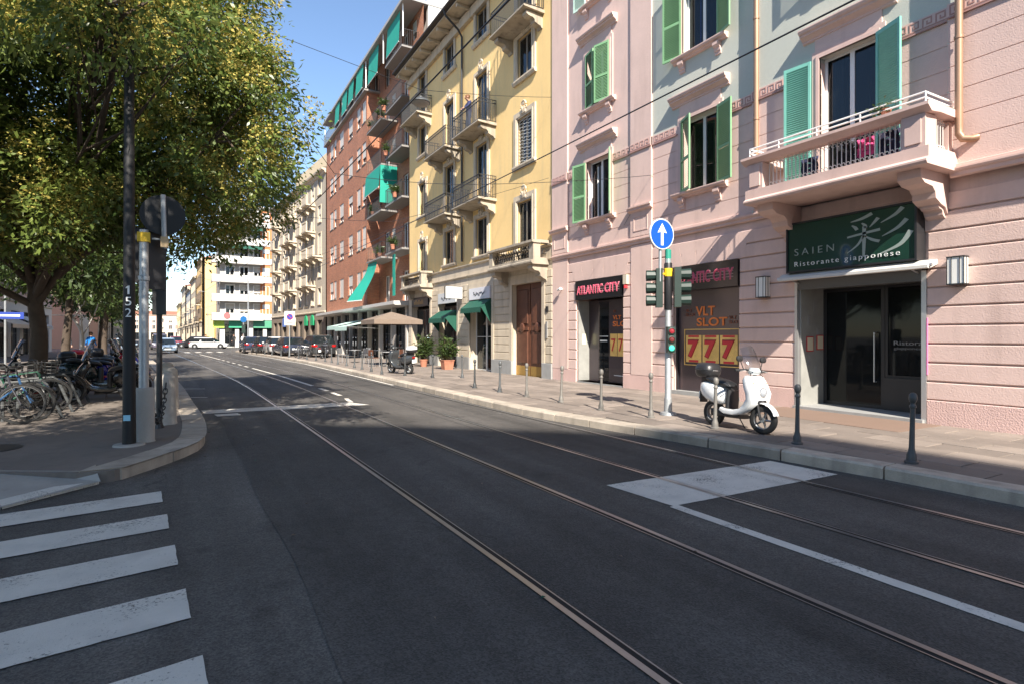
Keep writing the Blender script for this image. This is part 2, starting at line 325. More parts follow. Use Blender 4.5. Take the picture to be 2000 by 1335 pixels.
for k,(off,side) in enumerate(((0,1),(1.445,-1),(2.85,1),(4.18,-1))):
    strip(RS, off-.022, off+.022, .012).build('rail_head', M.steel, road)
    strip(RS, off+side*.022, off+side*.06, .008).build('rail_groove', M.groove, road)
    strip(RS, off+side*.06, off+side*.07, .0115).build('rail_lip', M.steel, road)
def mark(name, pts, z=.0085):
    out = []
    for a,b in zip(pts, pts[1:]+pts[:1]):
        L_ = math.hypot(b[0]-a[0],b[1]-a[1]); n = max(1,int(L_/.07)) if L_ < 6 else max(1,int(L_/.2))
        out += [(a[0]+(b[0]-a[0])*k/n+(random.uniform(-.003,.003) if k else 0), a[1]+(b[1]-a[1])*k/n+(random.uniform(-.0035,.0035) if k else 0)) for k in range(n)]
    pts = out; MB().add([(x,y,z) for x,y in pts],[tuple(range(len(pts)))]).build(name, M.paint, road)
for i in range(6):                              # zebra crossing over the side street
    y1 = 7.22-.955*i; xr = -.27+.082*i; s = .15
    mark('crosswalk_stripe', [(xr,y1),(xr+.03,y1-.47),(xr-4.6,y1-.47-4.6*s),(xr-4.6,y1-4.6*s)])
mark('stop_bar', [(4.08,5.05),(4.15,4.1),(6.84,4.06),(6.79,4.95)])
mark('lane_line', [(4.1,4.1),(4.22,4.1),(4.28,-12),(4.16,-12)])
mark('stop_bar', [(.22,14.62),(.28,13.98),(3.83,13.86),(3.5,14.6)])
mark('lane_line', [(3.5,14.6),(3.62,14.55),(3.82,13.9),(3.78,15.5),(3.68,15.6)][:2]+[(3.72,15.55),(3.62,15.6)])
mark('give_way_block', [(.45,13.75),(.5,13.4),(.95,13.4),(.9,13.75)])
for a,b in ((16.4,17.4),(18.0,19.05),(20.1,32.7),(34,35.2),(36.4,37.6),(38.8,40),(41.2,42.4),(43.6,44.8),(46,60)):
    xa = lerp_path(RS,a)+1.445+.45; xb = lerp_path(RS,b)+1.445+.45
    xm = lerp_path(RS,(a+b)/2)+1.895
    mark('lane_line', [(xa,a),(xa+.12,a),(xm+.12,(a+b)/2),(xb+.12,b),(xb,b),(xm,(a+b)/2)])
mark('edge_line', [(6.02,19),(6.12,19),(6.1,36),(5.5,47),(4.4,61),(4.28,61),(5.38,47),(6.0,36)])
for a,b in (((-.16,20.9),(.42,20.6)),((.02,17.9),(.42,17.65))): mark('parking_tick', [a,b,(b[0],b[1]+.1),(a[0],a[1]+.1)])
for i in range(6): mark('crosswalk_stripe', [(-2.4+i*1.0,66),(-1.9+i*1.0,66),(-2.1+i*1.0,69),(-2.6+i*1.0,69)])
MB().lathe([(.33,.0),(.33,.0125),(.30,.0135),(.28,.0125),(.001,.0125)],20,(4.75,21.2,0)).build('manhole_cover', M.iron, road)
for k in range(40):                             # leaf litter and small debris on the asphalt
    x,y = random.uniform(.2,3.6),random.uniform(3,12)
    if k < 22: x,y = random.uniform(-.2,.9),random.uniform(8,13.5)
    s_ = random.uniform(.012,.03); q = random.random()*6
    MB().add([(x+s_*math.cos(q),y+s_*math.sin(q),.016),(x-s_*.5*math.sin(q),y+s_*.5*math.cos(q),.024),(x-s_*math.cos(q),y-s_*math.sin(q),.014),(x+s_*.5*math.sin(q),y-s_*.5*math.cos(q),.022)],[(0,1,2,3)]).build('fallen_leaf', M.cloth if k%3 else M.awndk, road)
# right pavement: base, granite kerb stones, paving slabs
KS = smooth_path(KR, 4)
base = MB()
for (x0,y0),(x1,y1) in zip(KS, KS[1:]):
    base.add([(x0+.3,y0,.122),(13,y0,.122),(13,y1,.122),(x1+.3,y1,.122)],[(0,1,2,3)])
pave = struct(base.build('pavement', M.joint))
def kerbstones(path, parent, w, step=1.15, z=.15, ymax=75, flip=1):
    acc = []; d = 0
    for (x0,y0),(x1,y1) in zip(path, path[1:]):
        L_ = math.hypot(x1-x0,y1-y0); n = max(1,int(L_/.1))
        acc += [(x0+(x1-x0)*k/n, y0+(y1-y0)*k/n) for k in range(n)]
    i = 0
    while i < len(acc)-2:
        j = i; L_ = 0; tgt = step*random.uniform(.8,1.2)
        while j < len(acc)-1 and L_ < tgt: L_ += math.hypot(acc[j+1][0]-acc[j][0], acc[j+1][1]-acc[j][1]); j += 1
        ids = sorted({i,(2*i+j)//3,(i+2*j)//3,j}); rings = []
        for n_,k in enumerate(ids):
            a,b = acc[max(k-1,0)],acc[min(k+1,len(acc)-1)]; t = Vector((b[0]-a[0],b[1]-a[1])).normalized(); nn = Vector((t.y,-t.x))*flip
            p = Vector(acc[k])+t*(.011 if n_==0 else -.011 if n_==len(ids)-1 else 0); zz = z+random.uniform(-.004,.004)
            q = lambda o,h: (p.x+nn.x*o, p.y+nn.y*o, h)
            rings.append([q(0,-.05),q(.0,zz-.025),q(.022,zz),q(w,zz),q(w,-.05)])
        MB().loft(rings).build('kerb_stone', M.kerb, parent); i = j
kerbstones([p for p in KS if p[1]>-2.5], pave, .31)
SL = {}
def slab(x0,x1,y0,y1,parent,m=None):
    dz = random.uniform(-.004,.004); g_ = .009
    MB().loft([[(x0+g_,y0+g_,.1),(x1-g_,y0+g_,.1),(x1-g_,y1-g_,.1),(x0+g_,y1-g_,.1)],[(x0+g_,y0+g_,.136+dz),(x1-g_,y0+g_,.136+dz),(x1-g_,y1-g_,.136+dz),(x0+g_,y1-g_,.136+dz)],
               [(x0+g_+.005,y0+g_+.005,.14+dz),(x1-g_-.005,y0+g_+.005,.14+dz),(x1-g_-.005,y1-g_-.005,.14+dz),(x0+g_+.005,y1-g_-.005,.14+dz)]]).build('paving_slab', m or M.slab, parent)
y = 1.2; row = 0
while y < 23.5:
    w = .5; x = 11.44; ln = .82
    off = (row%2)*.41
    xi = max(lerp_path(KR,y),lerp_path(KR,y+ln))+.315; c = 0
    while x-xi > .12:
        xa = max(x-w,xi); sh = (c%2)*.41
        slab(xa,x,y+sh-.41,y+sh+ln-.41,pave); x -= w; c += 1
    y += ln; row += 1
far = MB()
y = 23.1
while y < 70:                                   # the farther paving, joined
    xi = lerp_path(KR,y)+.33; x = 12.2
    while x > xi+.1:
        xa = max(x-.5,xi); far.add([(xa+.006,y+.006,.14),(x-.006,y+.006,.14),(x-.006,y+.814,.14),(xa+.006,y+.814,.14)],[(0,1,2,3)]); x -= .5
    y += .82
struct(far.build('far_paving', M.slab, pave),'stuff')
for x0,x1,y0,y1 in ((9.9,11.3,4.9,7.9),): MB().box(x0,x1,y0,y1,.1,.146).build('entrance_mat', colmat((.2,.135,.1),.9,0), pave)
# left pavement with corner, granite edge and dropped kerb
LP = [(-2.0,8.55),(-.92,8.0),(-.58,8.25),(-.05,9.15),(.16,9.8)]+KL
LPs = smooth_path(LP, 5)
poly = [(x-.02,y) for x,y in LPs]+[(-45,330),(-45,9.6),(-4.5,8.9)]
lp = MB(); n_ = len(poly); lp.add([(x,y,.135) for x,y in poly]+[(x,y,-.05) for x,y in poly],[tuple(range(n_))]+[(i,(i+1)%n_,n_+(i+1)%n_,n_+i) for i in range(n_)])
lpave = struct(lp.build('corner_pavement', M.walk_asphalt))
kerbstones([p for p in LPs if p[1]<70 and p[0]>-1e3][4:], lpave, -.34, 1.2, .15, flip=1)
MB().add([(-.93,8.02,.138),(-.88,7.9,.04),(-1.6,7.2,.03),(-3.4,6.3,.03),(-7,5.5,.03),(-7,9.2,.14),(-3.0,8.85,.14),(-1.95,8.62,.14)],[(0,1,2,3,4,5,6,7)]).build('ramp', M.concrete, lpave)
rk = [(-.9,7.95),(-1.6,7.25),(-2.4,6.8),(-3.4,6.35),(-5,5.95)]
for (x0,y0),(x1,y1) in zip(rk,rk[1:]):
    MB().loft([[(x,y-.0,-.05),(x,y,.03),(x-.03,y+.03,.045),(x-.06,y+.2,.052),(x-.06,y+.2,-.05)] for x,y in ((x0,y0),(x1+.01,y1+.01))]).build('dropped_kerb_stone', M.paint if x0>-2 else M.kerb, lpave)
for q in ((-1.2,8.1,-2.4,7.3),(-1.5,8.45,-3.3,7.4),(-2.6,8.7,-4.2,7.6)):
    d_ = Vector((q[2]-q[0],q[3]-q[1])).normalized(); nn = Vector((-d_.y,d_.x))*.012
MB().lathe([(.36,.10),(.36,.142),(.3,.146),(.001,.146)],24,(-2.4,10.3,0)).build('utility_cover', M.iron, lpave)
# ================================================================== FACADE KIT (local axes: x right, y into the wall, z up)
def wall(mb, x0, x1, z0, z1, ops, y=0., depth=.3):
    full = [o for o in ops if o[1]>x0 and o[0]<x1 and o[3]>z0 and o[2]<z1]; ops = [(max(a,x0),min(b,x1),max(c,z0),min(d,z1)) for a,b,c,d in full]
    xs = sorted({x0,x1,*[v for o in ops for v in o[:2]]}); zs = sorted({z0,z1,*[v for o in ops for v in o[2:]]})
    for xa,xb in zip(xs,xs[1:]):
        run = None
        for za,zb in zip(zs,zs[1:]):
            cx,cz = (xa+xb)/2,(za+zb)/2
            hole = any(a<cx<b and c<cz<d for a,b,c,d in ops)
            if hole:
                if run: mb.quad((xa,y,run[0]),(xb,y,run[0]),(xb,y,run[1]),(xa,y,run[1])); run = None
            else: run = (run[0] if run else za, zb)
        if run: mb.quad((xa,y,run[0]),(xb,y,run[0]),(xb,y,run[1]),(xa,y,run[1]))
    for (a,b,c,d),(fa_,fb_,fc_,fd_) in zip(ops,full):
        e = y+depth
        if a == fa_: mb.quad((a,y,c),(a,y,d),(a,e,d),(a,e,c))
        if b == fb_: mb.quad((b,y,c),(b,e,c),(b,e,d),(b,y,d))
        if d == fd_: mb.quad((a,y,d),(b,y,d),(b,e,d),(a,e,d))
        if c == fc_: mb.quad((a,y,c),(a,e,c),(b,e,c),(b,y,c))
    return mb
def spans(x0, x1, z0, z1, ops):
    cut = sorted((a,b) for a,b,c,d in ops if d>z0+.02 and c<z1-.02); out = []; x = x0
    for a,b in cut:
        if a > x+.05: out.append((x,min(a,x1)))
        x = max(x,b)
    if x < x1-.05: out.append((x,x1))
    return [(a,b) for a,b in out if b-a>.05 and a<x1]
def courses(parent, m, x0, x1, zs, ops, y, proud, gap, name='course', c=.012):
    for za,zb in zip(zs,zs[1:]):
        for a,b in spans(x0,x1,za,zb,ops): MB().cbox(a,b,y-proud,y+.02,za+gap/2,zb-gap/2,c).build(name, m, parent)
def mould(mb, x0, x1, prof, y=0., ends=0.):         # profile (outward, z) swept along x with simple returns
    mb.prism([(y-o,z) for o,z in prof], x0, x1, 'x'); return mb
def iron_rail(mb, pts, z0, z1, step=.11, r=.009, mid=None):
    for (xa,ya),(xb,yb) in zip(pts,pts[1:]):
        for z in (z0,z1)+((mid,) if mid else ()): mb.tube([(xa,ya,z),(xb,yb,z)], r*1.6, 4)
        n = max(1,int(math.hypot(xb-xa,yb-ya)/step))
        for k in range(n+1):
            t = k/n; mb.tube([(xa+(xb-xa)*t,ya+(yb-ya)*t,z0),(xa+(xb-xa)*t,ya+(yb-ya)*t,z1)], r, 4, cap=False)
    return mb
SC = {}
def shutter_mesh(w, h, m, mir=1):
    k = (round(w,2),round(h,2),m.name,mir)
    if k in SC: return SC[k]
    mb = MB(); t = .02
    for a,b in ((0,.05),(w-.05,w)): mb.box(a,b,-t,t,0,h)
    for z in (0,h*.42,h-.07): mb.box(.05,w-.05,-t*.9,t*.9,z,z+.07)
    n = int(h/.048)
    for i in range(n):
        z = .07+(h-.14)*(i+.5)/n
        if abs(z-h*.42-.035) < .05: continue
        mb.add([(.05,-.016,z-.018),(w-.05,-.016,z-.018),(w-.05,.016,z+.012),(.05,.016,z+.018),(.05,-.016,z-.011),(w-.05,-.016,z-.011),(w-.05,.016,z+.025),(.05,.016,z+.025)],
               [(0,1,2,3),(7,6,5,4),(0,4,5,1),(2,6,7,3)])
    mb.v = [(x*mir,y,z) for x,y,z in mb.v]; SC[k] = mb.mesh('shutter', m); return SC[k]
def shutter(parent, side, x, y, z0, h, w, ang, m):
    link('shutter', shutter_mesh(w,h,m,1 if side=='l' else -1), parent, (x,y,z0), -R(ang) if side=='l' else R(ang))
FC = {}
def frame_mesh(w, h, m, nx=2, b=.055, bars=0, d=.05):
    k = (round(w,3),round(h,3),m.name,nx,bars,b)
    if k in FC: return FC[k]
    mb = MB(); mb.box(0,b,0,d,0,h).box(w-b,w,0,d,0,h).box(b,w-b,.002,d-.002,0,b).box(b,w-b,.002,d-.002,h-b,h)
    for i in range(1,nx): mb.box(w*i/nx-b*.8,w*i/nx+b*.8,.003,d-.003,b,h-b)
    for i in range(1,bars+1): mb.box(b,w-b,.006,d-.006,h*i/(bars+1)-.015,h*i/(bars+1)+.015)
    FC[k] = mb.mesh('window', m); return FC[k]
PC = {}
def pane_mesh(w, h, m):
    k = (round(w,3),round(h,3),m.name)
    if k not in PC: PC[k] = bx(0,w,-.004,.004,0,h).mesh('pane', m)
    return PC[k]
def drape(w, h, m, amp=.03):
    k = ('c',round(w,3),round(h,3),m.name)
    if k not in PC:
        mb = MB(); n = max(8,int(w/.05)); pts = [(w*i/n,amp*math.sin(i*1.9)+amp*.5*math.sin(i*.7)) for i in range(n+1)]
        for (a,b),(c,d) in zip(pts,pts[1:]): mb.quad((a,b,0),(c,d,0),(c,d,h),(a,b,h))
        PC[k] = mb.mesh('curtain', m)
    return PC[k]
def window(parent, x0, x1, z0, z1, y=0., rec=.16, fm=None, nx=2, bars=0, gm=None, curtain=0., blind=0., blindm=None, surround=None, sill=None, far=False, name='window'):
    fm = fm or M.white; gm = gm or M.glass
    wd = link(name, frame_mesh(x1-x0, z1-z0, fm, nx, bars=bars), parent, (x0,y+rec,z0))
    w = x1-x0; h = z1-z0; b = .055
    if far: link('pane', pane_mesh(w-2*b,h-2*b,gm), wd, (b,.035,b))
    else:
        for i in range(nx):
            a = w*i/nx+(b if i==0 else b*.8); e = w*(i+1)/nx-(b if i==nx-1 else b*.8)
            link('pane', pane_mesh(e-a,h-2*b,gm), wd, (a,.025,b))
    if curtain:
        if curtain < 1: 
            cw = w*curtain*.5; link('curtain', drape(cw,h-.1,M.curtain), wd, (.02,.14,.05)); link('curtain', drape(cw,h-.1,M.curtain), wd, (w-cw-.02,.14,.05))
        else: link('curtain', drape(w-.04,h-.1,M.curtain), wd, (.02,.14,.05))
    if blind:
        k = ('b',round(w,2),round(h*blind,2),(blindm or M.white).name)
        if k not in PC:
            mb = MB(); n = max(2,int(h*blind/.05))
            for i in range(n): mb.box(0,w-.02,0,.02,h*blind*i/n+.003,h*blind*(i+1)/n-.003)
            PC[k] = mb.mesh('blind', blindm or M.white)
        link('blind', PC[k], wd, (.01,-.06,h-h*blind))
    if surround:
        sw,pr,sm = surround; yy = y-pr-(y+rec); k = ('s',round(w,2),round(h,2),sw,pr,sm.name)
        if k not in PC:
            mb = MB(); mb.box(-sw,0,0,pr+.02,0,h+sw).box(w,w+sw,0,pr+.02,0,h+sw).box(0,w,.001,pr+.02,h,h+sw)
            mb.box(-sw*.45,-sw*.2,-.02,.0,0,h+sw*.45).box(w+sw*.2,w+sw*.45,-.02,.0,0,h+sw*.45).box(-sw*.2,w+sw*.2,-.019,.0,h+sw*.2,h+sw*.45)
            PC[k] = mb.mesh('surround', sm)
        link('surround', PC[k], wd, (0,yy,0))
    if sill:
        ov,pr,sh,sm = sill; k = ('z',round(w,2),ov,pr,sh,sm.name,round(rec,2))
        if k not in PC: PC[k] = MB().prism([(-pr-rec,-sh*.4),(-pr-rec,-.005),(0,.01),(0,-sh),(-pr*.6-rec,-sh)],-ov,w+ov,'x').mesh('sill', sm)
        link('sill', PC[k], wd, (0,0,0))
    return wd
def corbel_prof(d, h): return [(0,0),(0,h),(d,h),(d,h*.78),(d*.86,h*.66),(d*.6,h*.62),(d*.5,h*.5),(d*.48,h*.34),(d*.3,h*.22),(d*.14,h*.16),(d*.06,0)]
# ================================================================== PINK BUILDING
FX = 11.37
pk = thing('pink_building', 'pink corner house with grey-green upper floors, green shutters and Greek key frieze', 'building', (FX,17.08,0), -R(90))
PY = lambda Y: 17.08-Y                      # world Y to facade x
W_ = 24.0; PTOP = 20.5
SECT = [(0,8.38,0.),(8.38,12.31,.08),(12.31,W_,.16)]
gops = [(1.42,3.81,.18,3.5),(5.84,7.97,.2,3.5),(9.41,11.93,.0,3.02),(15.4,17.6,.18,3.4),(19.5,21.7,.18,3.4)]
wall(MB(),0,W_,0,4.42,gops,.03,.9).build('wall', M.pink, pk)
zs = [.56+.3275*i for i in range(12)]
courses(pk, M.pink, 0, W_, zs, gops+[(a-.02,b+.02,3.02,3.5) for a,b,c,d in gops], .03, .045, .03)
courses(pk, M.pinkrough, 0, W_, [.1,.56], gops, .03, .055, .004, 'plinth')
for a,b,c,d in gops[:2]+gops[3:]:           # flat arch stones over the openings
    n = 5
    for i in range(n):
        u0 = a-.1+(b-a+.2)*i/n; u1 = a-.1+(b-a+.2)*(i+1)/n; k0 = (i-n/2)*.09; k1 = (i+1-n/2)*.09
        MB().loft([[(u0+.012,yy,3.52),(u1-.012,yy,3.52),(u1+k1-.012,yy,4.1),(u0+k0+.012,yy,4.1)] for yy in (-.017,.04)]).build('voussoir', M.pink, pk)
wins = [(2.02,3.18),(6.2,7.35)]
colx = [(2.02,3.18),(6.2,7.35),(15.2,16.3),(19.2,20.3)]
fl = [(5.44,7.36),(9.05,10.87),(12.5,14.4),(16.0,17.8)]
ops = [(a,b,c,d) for a,b in colx for c,d in fl]+[(10.02,11.13,4.6,7.38),(10.1,11.1,9.05,10.87),(10.1,11.1,12.5,14.4),(10.1,11.1,16,17.8)]
for i,(a,b,o) in enumerate(SECT):
    wall(MB(),a,b,4.5,7.3,ops,.012-o,.3).build('wall', M.pink, pk)
    courses(pk, M.pink, a, b, [4.56+.4165*k for k in range(7)], ops, .012-o, .012, .015, c=.003)
    for ca,cb,m in (((a,4.8,M.pink),(4.8,b,M.teal)) if i==0 else ((a,b,M.teal),)):
        wall(MB(),ca,cb,7.3,PTOP,ops,-o,.3).build('wall', m, pk)
    if o: bx(a-.001,a+.03,-o+.001,.02,4.5,PTOP).build('wall_return', M.teal if i else M.pink, pk)
    # frieze band and Greek key
    fs_ = [(p_,q_,o) for p_,q_ in spans(a,b,7.06,7.3,[(q[0]-.15,q[1]+.15,q[2],q[3]+.2) for q in ops]+([(0,.95,7,8),(4.18,5.05,7,8)] if i==0 else []))]+([(0,.95,.05),(4.18,5.05,.05)] if i==0 else [])
    for sa,sb,o_ in fs_:
        bx(sa,sb,-.02-o_,.02,7.06,7.3).build('frieze_band', M.pinktrim, pk)
        bx(sa,sb,-.035-o_,-.02-o_,7.045,7.072).build('frieze_lip', M.meander, pk)
        mb = MB(); u = .205; n = int((sb-sa)/u); t = .02; y0,y1 = -.027-o_,-.019-o_; zb = 7.095; H_ = .175
        for k in range(n):
            x = sa+(sb-sa-n*u)/2+k*u
            for x_0,x_1,z_0,z_1 in ((0,t,0,H_),(t,.75*u,H_-t,H_),(.75*u-t,.75*u,.3*H_,H_-t),(.32*u,.75*u-t,.3*H_,.3*H_+t),(.32*u,.32*u+t,.3*H_+t,.68*H_),(t,u,0,t)):
                mb.box(x+x_0,x+x_1,y0,y1,zb+z_0,zb+z_1)
        if n: mb.build('greek_key', M.meander, pk)
scp = [(0,4.34),(.05,4.36),(.05,4.42),(.085,4.44),(.1,4.47),(.1,4.5),(.06,4.51),(.06,4.55),(0,4.57)]
mould(MB(),0,9.02,scp).build('string_course', M.pinktrim, pk); mould(MB(),12.36,W_,scp,-.16).build('string_course', M.pinktrim, pk)
for a,b in ((0,.95),(4.18,5.05)):            # pilasters
    bx(a,b,-.05,.01,4.57,PTOP).build('pilaster', M.pink, pk); bx(a,b,-.03,.03,.56,4.33).build('pilaster_foot', M.pink, pk)
    mould(MB(),a-.06,b+.06,[(0,5.28),(.1,5.33),(.1,5.38),(.13,5.4),(.13,5.44),(.04,5.47),(0,5.47)],-.04).build('pilaster_ledge', M.pinktrim, pk)
    f = MB(); f.box(a+.14,b-.14,-.062,-.049,4.72,4.75).box(a+.14,b-.14,-.062,-.049,5.12,5.15).box(a+.14,a+.17,-.062,-.049,4.75,5.12).box(b-.17,b-.14,-.062,-.049,4.75,5.12); f.build('pilaster_panel', M.pinktrim, pk)
hoodp = [(0,0),(.05,.02),(.05,.06),(.1,.1),(.16,.13),(.16,.17),(.2,.19),(.22,.24),(.22,.265),(0,.29)]
def pink_window(x0, x1, z0, z1, o, lang, rang, sm, w=.52, curtain=0., gm=None, hood=True, balc=False, sh_h=None):
    wd = window(pk, x0, x1, z0, z1, -o, .16, M.white, 2, curtain=curtain, gm=gm)
    yy = -o-.16+o                           # wall plane relative to the sash
    e = -.16
    s = MB(); sw = .16
    for q,pr in ((sw,.035),(.07,.055)):
        s.box(-q,0,e-pr,e+.01,0,z1-z0+q).box(x1-x0,x1-x0+q,e-pr,e+.01,0,z1-z0+q).box(0,x1-x0,e-pr,e+.01,z1-z0+.0,z1-z0+q)
    s.build('surround', M.pinktrim, wd)
    if hood:
        bx(-.1,x1-x0+.1,e-.03,e+.01,z1-z0+.16,z1-z0+.46).build('hood_panel', M.pink if z1<8 else M.pinktrim, wd)
        mould(MB(),-.36,x1-x0+.36,[(p,q+z1-z0+.4) for p,q in hoodp],e).build('hood', M.pinktrim, wd)
    if not balc:
        mould(MB(),-.3,x1-x0+.3,[(0,-.13),(.07,-.12),(.09,-.08),(.15,-.06),(.17,-.02),(.17,.005),(0,.02)],e).build('sill', M.pinktrim, wd)
        for bxx in (-.1,x1-x0-.08):
            mb = MB(); mb.prism([(e-.13,-.13),(e+.01,-.13),(e+.01,-.42),(e-.03,-.42),(e-.035,-.36),(e-.06,-.33),(e-.065,-.27),(e-.1,-.24),(e-.13,-.2)],bxx,bxx+.18,'x'); mb.build('bracket', M.pinktrim, wd)
    hh = sh_h or (z1-z0)
    if lang is not None: shutter(wd,'l',-.02-(.15 if balc else 0),e-.06,.0,hh,w,lang,sm)
    if rang is not None: shutter(wd,'r',x1-x0+.02,e-.06,.0,hh,w,rang,sm)
    return wd
w11 = pink_window(2.02,3.18,*fl[0],0,168,143,M.shut,.56,0)
link('curtain', drape(.55,1.7,M.curtain,.05), w11, (.06,.05,.02))
pink_window(2.02,3.18,*fl[1],0,12,16,M.shut,.56,0)
pink_window(2.02,3.18,*fl[2],0,172,150,M.shutpale,.56,0)
pink_window(2.02,3.18,*fl[3],0,172,160,M.shut,.56,0)
pink_window(6.2,7.35,*fl[0],0,24,164,M.shut,.56,0)
w22 = pink_window(6.2,7.35,9.05,11.2,0,168,160,M.shut,.56,0)
link('curtain', drape(.4,2.0,colmat((.05,.09,.4),.8,0)), w22, (.7,.06,.05)); link('curtain', drape(.3,2.0,colmat((.05,.09,.4),.8,0)), w22, (.2,.06,.05))
for z0,z1 in fl[2:]: pink_window(6.2,7.35,z0,z1,0,165,165,M.shut,.56,.6)
bd = pink_window(10.02,11.13,4.72,7.38,.08,172,158,M.shutteal,.56,.5,balc=True)
for z0,z1 in fl[1:]: pink_window(10.1,11.1,z0,z1,.08,165,160,M.shut,.5,.6)
for xa,xb in colx[2:]:
    for z0,z1 in fl: pink_window(xa,xb,z0,z1,.16,165,160,M.shut,.52,.6)
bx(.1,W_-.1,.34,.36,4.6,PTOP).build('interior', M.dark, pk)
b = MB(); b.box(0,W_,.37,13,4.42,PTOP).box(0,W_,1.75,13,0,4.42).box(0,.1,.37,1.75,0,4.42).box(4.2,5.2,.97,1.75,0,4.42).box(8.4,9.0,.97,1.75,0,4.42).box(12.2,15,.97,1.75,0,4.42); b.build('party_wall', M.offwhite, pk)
mould(MB(),-.1,W_,[(0,20.2),(.3,20.4),(.7,20.6),(.75,20.9),(0,21)]).build('cornice', M.pinktrim, pk)
for px,o,zb in ((8.52,.0,5.6),(12.52,.16,5.05)):      # downpipes
    p = MB(); p.tube([(px,-o-.11,20),(px,-o-.11,zb+.08)]+([(px,-o-.11,zb-.02),(px+.05,-o-.1,zb-.12),(px+.16,-o-.06,zb-.14),(px+.22,-o+.0,zb-.12)] if px>10 else [(px,-o-.11,4.6)]),.058,10)
    for z in (6.6,8.9,11,13,15): p.lathe([(.058,z),(.07,z+.005),(.07,z+.05),(.058,z+.055)],10,(px,-o-.11,0))
    p.build('downpipe', M.copper, pk, smooth=50)
# ---- stone balcony of the first floor
bal = MB(); x0,x1,yf = 9.05,12.4,-1.1
bal.prism([(.02,4.44),(yf-.04,4.44),(yf-.07,4.48),(yf-.07,4.51),(yf-.02,4.54),(yf,4.56),(yf,4.74),(.02,4.74)],x0-.05,x1+.05,'x')
bo = bal.build('balcony', M.pinktrim, pk)
for xa in (x0,x1-.36): MB().box(xa,xa+.36,yf+.01,yf+.37,4.742,5.27).box(xa+.06,xa+.3,yf-.008,yf+.011,4.8,5.2).build('pier', M.pinktrim, bo)
MB().box(x1-.1,x1-.02,-.3,.0,4.742,5.27).build('pier', M.pinktrim, bo)
mb = MB(); cp = [(yf-.1,5.36),(yf-.1,5.41),(yf+.02,5.43),(yf+.3,5.43),(yf+.3,5.3),(yf+.02,5.272),(yf-.02,5.3),(yf-.06,5.33)]
mb.prism(cp,x0-.09,x1+.09,'x')
for xa,xb in ((x0-.09,x0+.22),(x1-.22,x1+.09)): mb.box(xa,xb,yf+.301,.0,5.3,5.43)
mb.build('coping', M.pinktrim, bo)
GR = MB(); k = 0
def scrollbar(mb,x,y,z0,z1,ax):
    mb.tube([(x,y,z0),(x,y,z1)],.009,4,cap=False)
    for zc,s in ((z0+.075,1),(z1-.075,-1)):
        mb.torus((x+(.03 if ax=='y' else 0),y+(.03 if ax=='x' else 0),zc),.032,.007,ax,8,4,a0=-.5,a1=4.6)
x = x0+.42
while x < x1-.4: scrollbar(GR,x,yf+.16,4.742,5.28,'y'); x += .083
GR.tube([(x0+.3,yf+.16,4.76),(x1-.3,yf+.16,4.76)],.012,4).build('baluster_grille', colmat((.72,.71,.68),.5,0), bo)
for xg in (x0+.06,x1-.06):
    GR = MB(); y = yf+.45; GR.tube([(xg,yf+.3,4.76),(xg,-.1,4.76)],.012,4)
    while y < -.32: scrollbar(GR,xg,y,4.742,5.28,'x'); y += .085
    GR.build('side_grille', colmat((.72,.71,.68),.5,0), bo)
mb = MB()
for z in (5.53,5.62): mb.tube([(x0+.02,-.05,z),(x0+.02,yf+.06,z),(x1-.02,yf+.06,z),(x1-.02,-.05,z)],.018,6)
for x in (x0+.02,x0+.7,x0+1.5,x0+2.3,x1-.02): mb.tube([(x,yf+.06,5.42),(x,yf+.06,5.62)],.016,6)
mb.build('handrail', M.white, bo)
for xa in (x0+.12,x1-.5): MB().prism([(.02-q*1.0,3.78+r_) for q,r_ in corbel_prof(.95,.66)],xa,xa+.36,'x').prism([(.02-q,3.66+r_) for q,r_ in corbel_prof(.28,.3)],xa+.04,xa+.32,'x').build('corbel', M.pinktrim, bo)
def garment(name,label,cat,x,z,w,h,m):
    mb = MB(); n = 7
    for i in range(n):
        a,c = w*i/n,w*(i+1)/n; f = lambda t,q: .03*math.sin(t*21+q*3)
        for j in range(4):
            z0,z1 = -h*j/4,-h*(j+1)/4; mb.quad((a,f(a,j),z0),(c,f(c,j),z0),(c,f(c,j+1),z1-.02*math.sin(c*30)),(a,f(a,j+1),z1-.02*math.sin(a*30)))
    o = mb.build(name, m); wm = Matrix.Translation((FX,17.08,0)) @ Matrix.Rotation(-R(90),4,'Z'); o.location = wm @ Vector((x,yf+.42,z)); o.rotation_euler = (0,0,-R(90))
    md = o.modifiers.new('t','SOLIDIFY'); md.thickness = .012
    return tag(o,label,cat)
garment('hanging_towel','navy towel hung behind the pink balcony grille near its left end','laundry',x0+.95,5.2,.35,.42,colmat((.02,.025,.07),.9,0))
garment('hanging_shirt','black shirt drying behind the middle of the pink balcony grille','laundry',x0+1.65,5.28,.42,.5,colmat((.015,.015,.02),.9,0))
garment('hanging_dress','bright pink garment drying behind the pink balcony grille','laundry',x0+2.05,5.27,.3,.32,colmat((.7,.08,.25),.8,0))
garment('hanging_trousers','dark trousers hung beside the bright pink garment on the balcony','laundry',x0+2.42,5.28,.36,.5,colmat((.02,.02,.05),.9,0))
